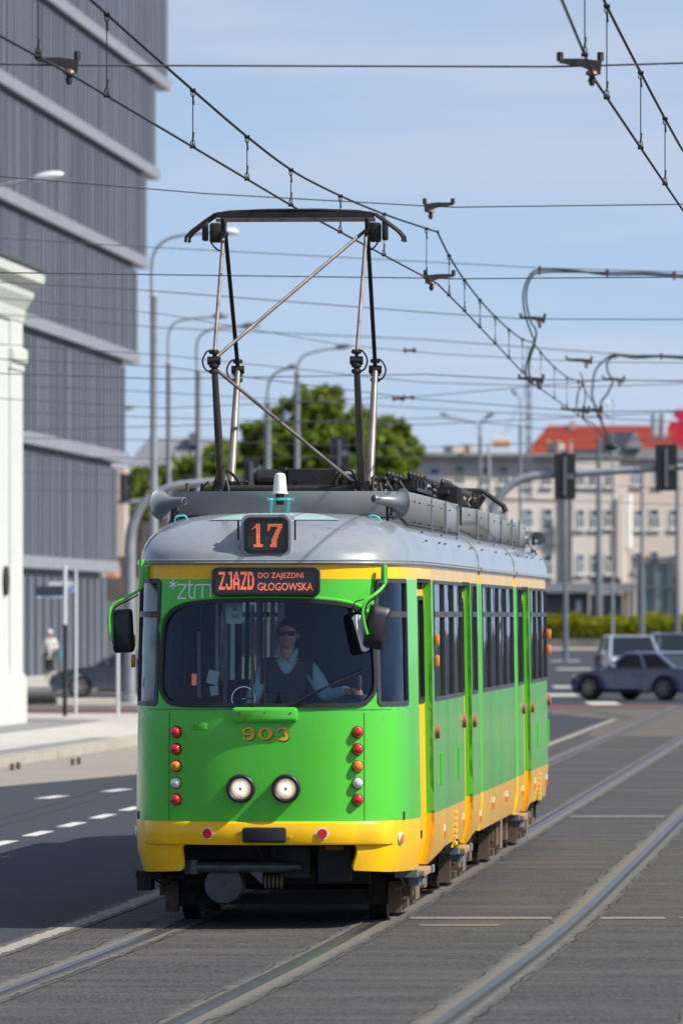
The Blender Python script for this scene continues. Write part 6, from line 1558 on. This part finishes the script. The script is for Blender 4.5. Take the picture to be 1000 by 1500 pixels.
# ------------------------------------------------------------------ overhead line
WIRE=mat('dark_copper_wire',(.035,.03,.026),.6,metal=.5); WIREL=mat('grey_span_wire',(.10,.10,.10),.6,metal=.4); INS=mat('brown_insulator',(.13,.06,.045),.4); FIT=mat('line_fitting_metal',(.05,.045,.04),.6,metal=.4,var=.3,scale=20)
def sag(a,b,s,n=14): return [a.lerp(b,i/n)-Vector((0,0,s*4*(i/n)*(1-i/n))) for i in range(n+1)]
def dropper(m,top,bot):
    m.tube([top,bot],.004,5,0)
    for p,dz in ((top,-1),(bot,1)):
        m.tube([p+Vector((0,.0,0))+Vector((.014*math.cos(2*PI*k/8),0,dz*.028+.018*math.sin(2*PI*k/8))) for k in range(8)],.004,4,0,closed=True)
        m.tube([p+Vector((0,0,dz*.04)),p+Vector((.006,0,dz*.10))],.007,5,0); m.lathe(p+Vector((-.02,0,0)),(1,0,0),[(0,.012),(.04,.012)],6)
def dzl(cpts,tab):
    out=[]; 
    for p in catmull([(y,z,0) for y,z in tab],6):
        for a,b in zip(cpts,cpts[1:]):
            if a.y<=p.x<=b.y: q=a.lerp(b,(p.x-a.y)/(b.y-a.y)); out.append(q+Vector((0,0,p.y))); break
    return out
def line(label,cpts,mpts,drops):
    """cpts/mpts: lists of 3-D support points; straight spans for the contact wire, sagging ones for the messenger"""
    e=empty('overhead_line',(cpts[0].x,cpts[0].y,0)); tag(e,label,'overhead wire','overhead lines of the two tracks'); o=Vector((cpts[0].x,cpts[0].y,0))
    m=MB(); m.tube([p-o for p in cpts],.0085,6); m.build('contact_wire',WIRE,e)
    mp=[]
    mp=dzl(cpts,mpts)
    m=MB(); m.tube([p-o for p in mp],.0095,6); m.build('messenger_wire',WIRE,e)
    def onl(P,Y):
        for a,b in zip(P,P[1:]):
            if a.y<=Y<=b.y: return a.lerp(b,(Y-a.y)/(b.y-a.y))
    for Y in drops:
        t=onl(mp,Y);bt=onl(cpts,Y)
        if t is None or bt is None: continue
        m=MB(); dropper(m,t-o,bt-o); m.build('dropper',WIRE,e,fixn=False)
    return e
C1=[at(-40,30,41.4),at(103,108,45.9),at(440,308.5,61.35),at(640,415,74.2),at(680,455,81.5),at(781,562,106.5),at(852,612,125.6),at(893,652,146),at(935,690,172)]
M1=[(at(-60,-150,36),at(110,-38,45.9),.03),(at(110,-38,45.9),at(628,335,74.2),.235),(at(628,335,74.2),at(782,487,106.5),.30),(at(782,487,106.5),at(845,600-70,125),.10),(at(845,530,125),at(893,590,146),.05)]
M1=[(at(-60,-150,36),at(95,-47,45.9),.03),(at(95,-47,45.9),at(628,335,74.2),.21),(at(628,335,74.2),at(782,490,106.5),.20),(at(782,490,106.5),at(862,575,132),.06)]
M1=[(41.5,.70),(44,.60),(47.8,.50),(53,.385),(56.9,.31),(60.5,.275),(64.6,.30),(69,.37),(74.2,.49),(74.3,.49),(77.2,.395),(81.5,.32),(88,.30),(95,.34),(101,.42),(106.5,.56),(106.6,.56),(112,.47),(119,.46),(125,.55),(132,.45),(146,.5)]
line('overhead line with droppers above the tram, carried down the left track',C1,M1,[44.3,47.8,53,56.9,60.5,64.6,68.6,73,77.2,81.5,86,91,96,101.5,109,114,119,124])
C2=[at(790,-60,37.5),at(823,0,40.4),at(872,118,46.3),at(1000,308,61.35),at(1130,455,79)]
M2=[(at(800,-330,37),at(862,-85,43.5),.02),(at(862,-85,43.5),at(1180,420,74),.16)]
M2=[(37.6,.9),(41,.75),(44.2,.64),(47.8,.56),(53,.51),(57.5,.48),(62,.47),(70,.52),(78,.6)]
line('overhead line with droppers crossing the upper right corner',C2,M2,[44.2,47.8,53,57.5,62])
def arm(m,c,L,flip=1,dz=0):
    """cast pull-off arm with insulator"""
    m.add([c+Vector((-L*.55*flip,-.015,.02)),c+Vector((0,-.02,-.005)),c+Vector((L*.42*flip,-.02,-.05)),c+Vector((L*.45*flip,-.02,.03)),c+Vector((0,-.02,.045)),c+Vector((-L*.55*flip,-.015,.045))]+[c+Vector((-L*.55*flip,.015,.02)),c+Vector((0,.02,-.005)),c+Vector((L*.42*flip,.02,-.05)),c+Vector((L*.45*flip,.02,.03)),c+Vector((0,.02,.045)),c+Vector((-L*.55*flip,.015,.045))],
      [tuple(range(6)),tuple(range(6,12))]+[(i,(i+1)%6,6+(i+1)%6,6+i) for i in range(6)],0)
    for dx in (-L*.53*flip,L*.42*flip): m.lathe(c+Vector((dx,0,.03)),(0,0,1),[(0,.02),(.05,.02),(.055,.012)],8,0)
    m.lathe(c+Vector((L*.22*flip,0,-.02)),(0,0,-1),[(0,.02),(.012,.036),(.028,.04),(.036,.02),(.05,.014)],12,1); m.lathe(c+Vector((L*.22*flip,0,-.065)),(0,0,-1),[(0,.018),(.02,.024),(.05,.012)],8,0)
def span(label,Y,pts,arms=(),r=.006,spl=(),mt=None,grp='span wires across the street'):
    P=[at(x,y,Y) for x,y in pts]; e=empty('span_wire',P[0]); tag(e,label,'span wire',grp); o=P[0]
    m=MB(); m.tube([p-o for p in P],r,6); m.build('wire',mt or WIREL,e)
    for (x,y,L,fl) in arms: m=MB(); arm(m,at(x,y,Y)-o,L,fl); m.build('pull_off_arm',[FIT,INS],e,smooth=True,sharp=40)
    for (x,y) in spl: m=MB(); c=at(x,y,Y)-o; m.lathe(c-Vector((.12,0,0)),(1,0,0),[(0,.02),(.03,.05),(.06,.02),(.14,.02),(.17,.05),(.2,.02)],8); m.build('strain_insulator',INS,e)
span('topmost span wire with pull off arms above both tracks',46,[(-60,92),(85,95),(812,97),(886,95),(1060,90)],[(88,95,.24,1),(853,96.5,.25,1)])
span('span wire meeting the messenger wire just right of the pantograph head',74.2,[(-60,252),(0,258),(300,283),(618,301),(665,303),(1060,298)],[(640,303,.28,-1)])
span('span wire with pull off arm below the first, right of the pantograph',74.2,[(-60,398),(0,399),(618,407),(665,408),(1060,405)],[(641,408,.28,-1)])
span('span wire carrying the messenger at the upper cable loop',105.5,[(-60,410),(200,424),(620,457),(770,467),(1060,468)],[(782,468,.34,1)],.007)
span('span wire carrying the contact wire at the cable loop',105.8,[(-60,545),(240,555),(620,548),(770,556),(1060,558)],[(780,557,.34,1)],.007)
span('faint high span wire leading to the cable suspension',105,[(-60,345),(207,361),(620,383),(790,392),(1060,400)],[],.006)
span('span wire past the small splice below the pantograph head',118,[(-60,430),(240,460),(500,505),(640,518),(860,530),(1060,532)],[],.006,[(602,513)])
span('span wire carrying the far messenger arm',125,[(-60,500),(240,520),(620,560),(840,567),(1060,560)],[(850,529,.42,1)],.007)
span('low span wire at the far twin fittings',126,[(-60,523),(240,537),(620,585),(860,603),(1060,601)],[(845,602,.45,1),(870,602,.3,1)],.008,[(600,582),(585,584)])
span('span wire carrying the second cable loop',140,[(-60,580),(240,598),(620,580),(890,556),(1060,560)],[(900,557,.40,1)],.008)
for i,(Yv,a,b,lab) in enumerate(((150,[(-60,455),(240,480),(620,497),(1060,530)],0,'faint span wire behind the upper pantograph arms'),(160,[(-60,600),(240,612),(620,622),(1060,600)],0,'faint span wire level with the lamp above the mast'),
     (170,[(-60,560),(240,575),(620,598),(1060,622)],0,'faint span wire crossing the tree top'),(180,[(-60,640),(240,645),(620,655),(1060,640)],0,'faint span wire at the height of the red roof'),
     (190,[(-60,665),(240,672),(620,668),(1060,690)],0,'faint span wire just under the red roof'),(200,[(-60,690),(240,697),(620,700),(1060,718)],0,'faint span wire across the upper windows of the beige building'),
     (210,[(-60,715),(240,722),(620,725),(1060,742)],0,'faint span wire under the upper windows of the beige building'),(165,[(-60,628),(0,629),(40,630),(640,612),(1060,655)],0,'faint span wire with dark splices over the white building'))):
    span(lab,Yv,a,[],.010,[(35,604+2)] if False else ([(32,629)] if Yv==165 else []))
# feeder cables
CAB2=mat('thick_black_cable',(.035,.037,.042),.5)
def cable(label,Y,paths,clamps,r=.022):
    o=at(paths[0][0][0],paths[0][0][1],Y); e=empty('feeder_cable',o); tag(e,label,'cable','hanging feeder cables')
    for p in paths:
        m=MB(); m.tube(catmull([at(x,y,Y)-o for x,y in p],6),r,8); m.build('cable',CAB2,e,smooth=True)
    for x,y in clamps:
        m=MB(); c=at(x,y,Y)-o; m.box(c,(.03,.05,.12)); m.box(c+Vector((0,0,.03)),(.045,.06,.03)); m.build('clamp',INS,e)
cable('upper pair of thick feeder cables looping down beside the track wires',104,[[(1060,408),(1000,406),(945,402),(888,402),(840,396),(790,395),(776,403),(768,420),(766,440),(770,465),(778,488),(782,500),(775,520),(769,540),(772,556),(782,563)],[(1060,405),(1000,403),(945,399),(888,399),(840,398),(790,399),(777,408),(771,425),(771,445),(777,470),(785,485),(782,505),(776,525),(774,545),(781,560)]],[(790,396),(889,400),(987,403)],.0125)
cable('lower feeder cables looping down in front of the red roof',140,[[(1060,525),(1000,524),(968,522),(930,524),(899,520),(882,530),(871,545),(868,565),(867,580),(874,604),(884,625),(893,648)],[(1060,523),(1000,522),(968,521),(930,521),(899,522),(889,532),(890,545),(897,558),(890,575),(880,590),(880,612),(888,640)]],[(900,521),(968,522)],.018)
cable('thin jumper cables between the far wires',126,[[(850,545),(853,562),(846,575),(843,600)],[(850,545),(856,570),(856,590),(850,602)]],[],.010)
# far wires of the second track over the red roof
m=MB(); m.tube([at(852,612,126)-at(852,612,126),at(868,620,131)-at(852,612,126),at(895,652,150)-at(852,612,126)],.01,6); m.lathe(at(895,654,146)-at(852,612,126),(1,0,0),[(-.12,.03),(-.05,.07),(.05,.07),(.12,.03)],8)
w=m.build('overhead_wire',WIRE); w.location=at(852,612,126); tag(w,'short wire running to a dark fitting in front of the red roof','overhead wire')
# ------------------------------------------------------------------ camera, sun, sky
cam=bpy.data.cameras.new('camera'); co=bpy.data.objects.new('camera',cam); COL.objects.link(co); scene.camera=co
co.location=(0,0,H); co.rotation_euler=(R(90),0,0)
cam.sensor_fit='HORIZONTAL'; cam.sensor_width=24; cam.lens=24*F/1000; cam.shift_y=(HY-750)/1000; cam.clip_start=.5; cam.clip_end=6000
cam.dof.use_dof=True; cam.dof.focus_distance=58.3; cam.dof.aperture_fstop=5.6
az=R(72); el=R(45)
sd=Vector((math.sin(az)*math.cos(el),-math.cos(az)*math.cos(el),math.sin(el)))
sl=bpy.data.lights.new('sun','SUN'); sl.energy=4.9; sl.angle=R(.5); sl.color=(1,.95,.87); so=bpy.data.objects.new('sun',sl); COL.objects.link(so); so.rotation_euler=sd.to_track_quat('Z','Y').to_euler(); so.location=(30,0,60)
wd=bpy.data.worlds.new('World'); scene.world=wd; wd.use_nodes=True; nt=wd.node_tree; N=nt.nodes; L=nt.links; bg=N['Background']
sk=N.new('ShaderNodeTexSky'); sk.sky_type='NISHITA'; sk.sun_disc=False; sk.sun_elevation=el; sk.sun_rotation=PI-az; sk.air_density=1.0; sk.dust_density=.4; sk.ozone_density=2.5; sk.altitude=0
bg.inputs[1].default_value=.113
tc=N.new('ShaderNodeTexCoord'); ms=N.new('ShaderNodeMapping'); ms.inputs['Location'].default_value=(0,0,.145); L.new(tc.outputs['Generated'],ms.inputs['Vector']); nv=N.new('ShaderNodeVectorMath'); nv.operation='NORMALIZE'; L.new(ms.outputs[0],nv.inputs[0]); L.new(nv.outputs[0],sk.inputs[0])
mp=N.new('ShaderNodeMapping'); mp.inputs['Scale'].default_value=(9,9,75); L.new(tc.outputs['Generated'],mp.inputs['Vector'])
n=N.new('ShaderNodeTexNoise'); n.inputs['Scale'].default_value=1.0; n.inputs['Detail'].default_value=4; L.new(mp.outputs[0],n.inputs['Vector'])
r=N.new('ShaderNodeValToRGB'); r.color_ramp.elements[0].position=.44; r.color_ramp.elements[1].position=.66; r.color_ramp.elements[0].color=(.20,.22,.22,1); r.color_ramp.elements[1].color=(.50,.50,.50,1); L.new(n.outputs[0],r.inputs[0])
mx=N.new('ShaderNodeMix'); mx.data_type='RGBA'; L.new(r.outputs[0],mx.inputs['Factor']); L.new(sk.outputs[0],mx.inputs['A']); mx.inputs['B'].default_value=(4.5,4.4,4.8,1)
L.new(mx.outputs['Result'],bg.inputs[0])
scene.view_settings.view_transform='Standard'; scene.view_settings.look='None'; scene.view_settings.exposure=.5; scene.view_settings.gamma=1
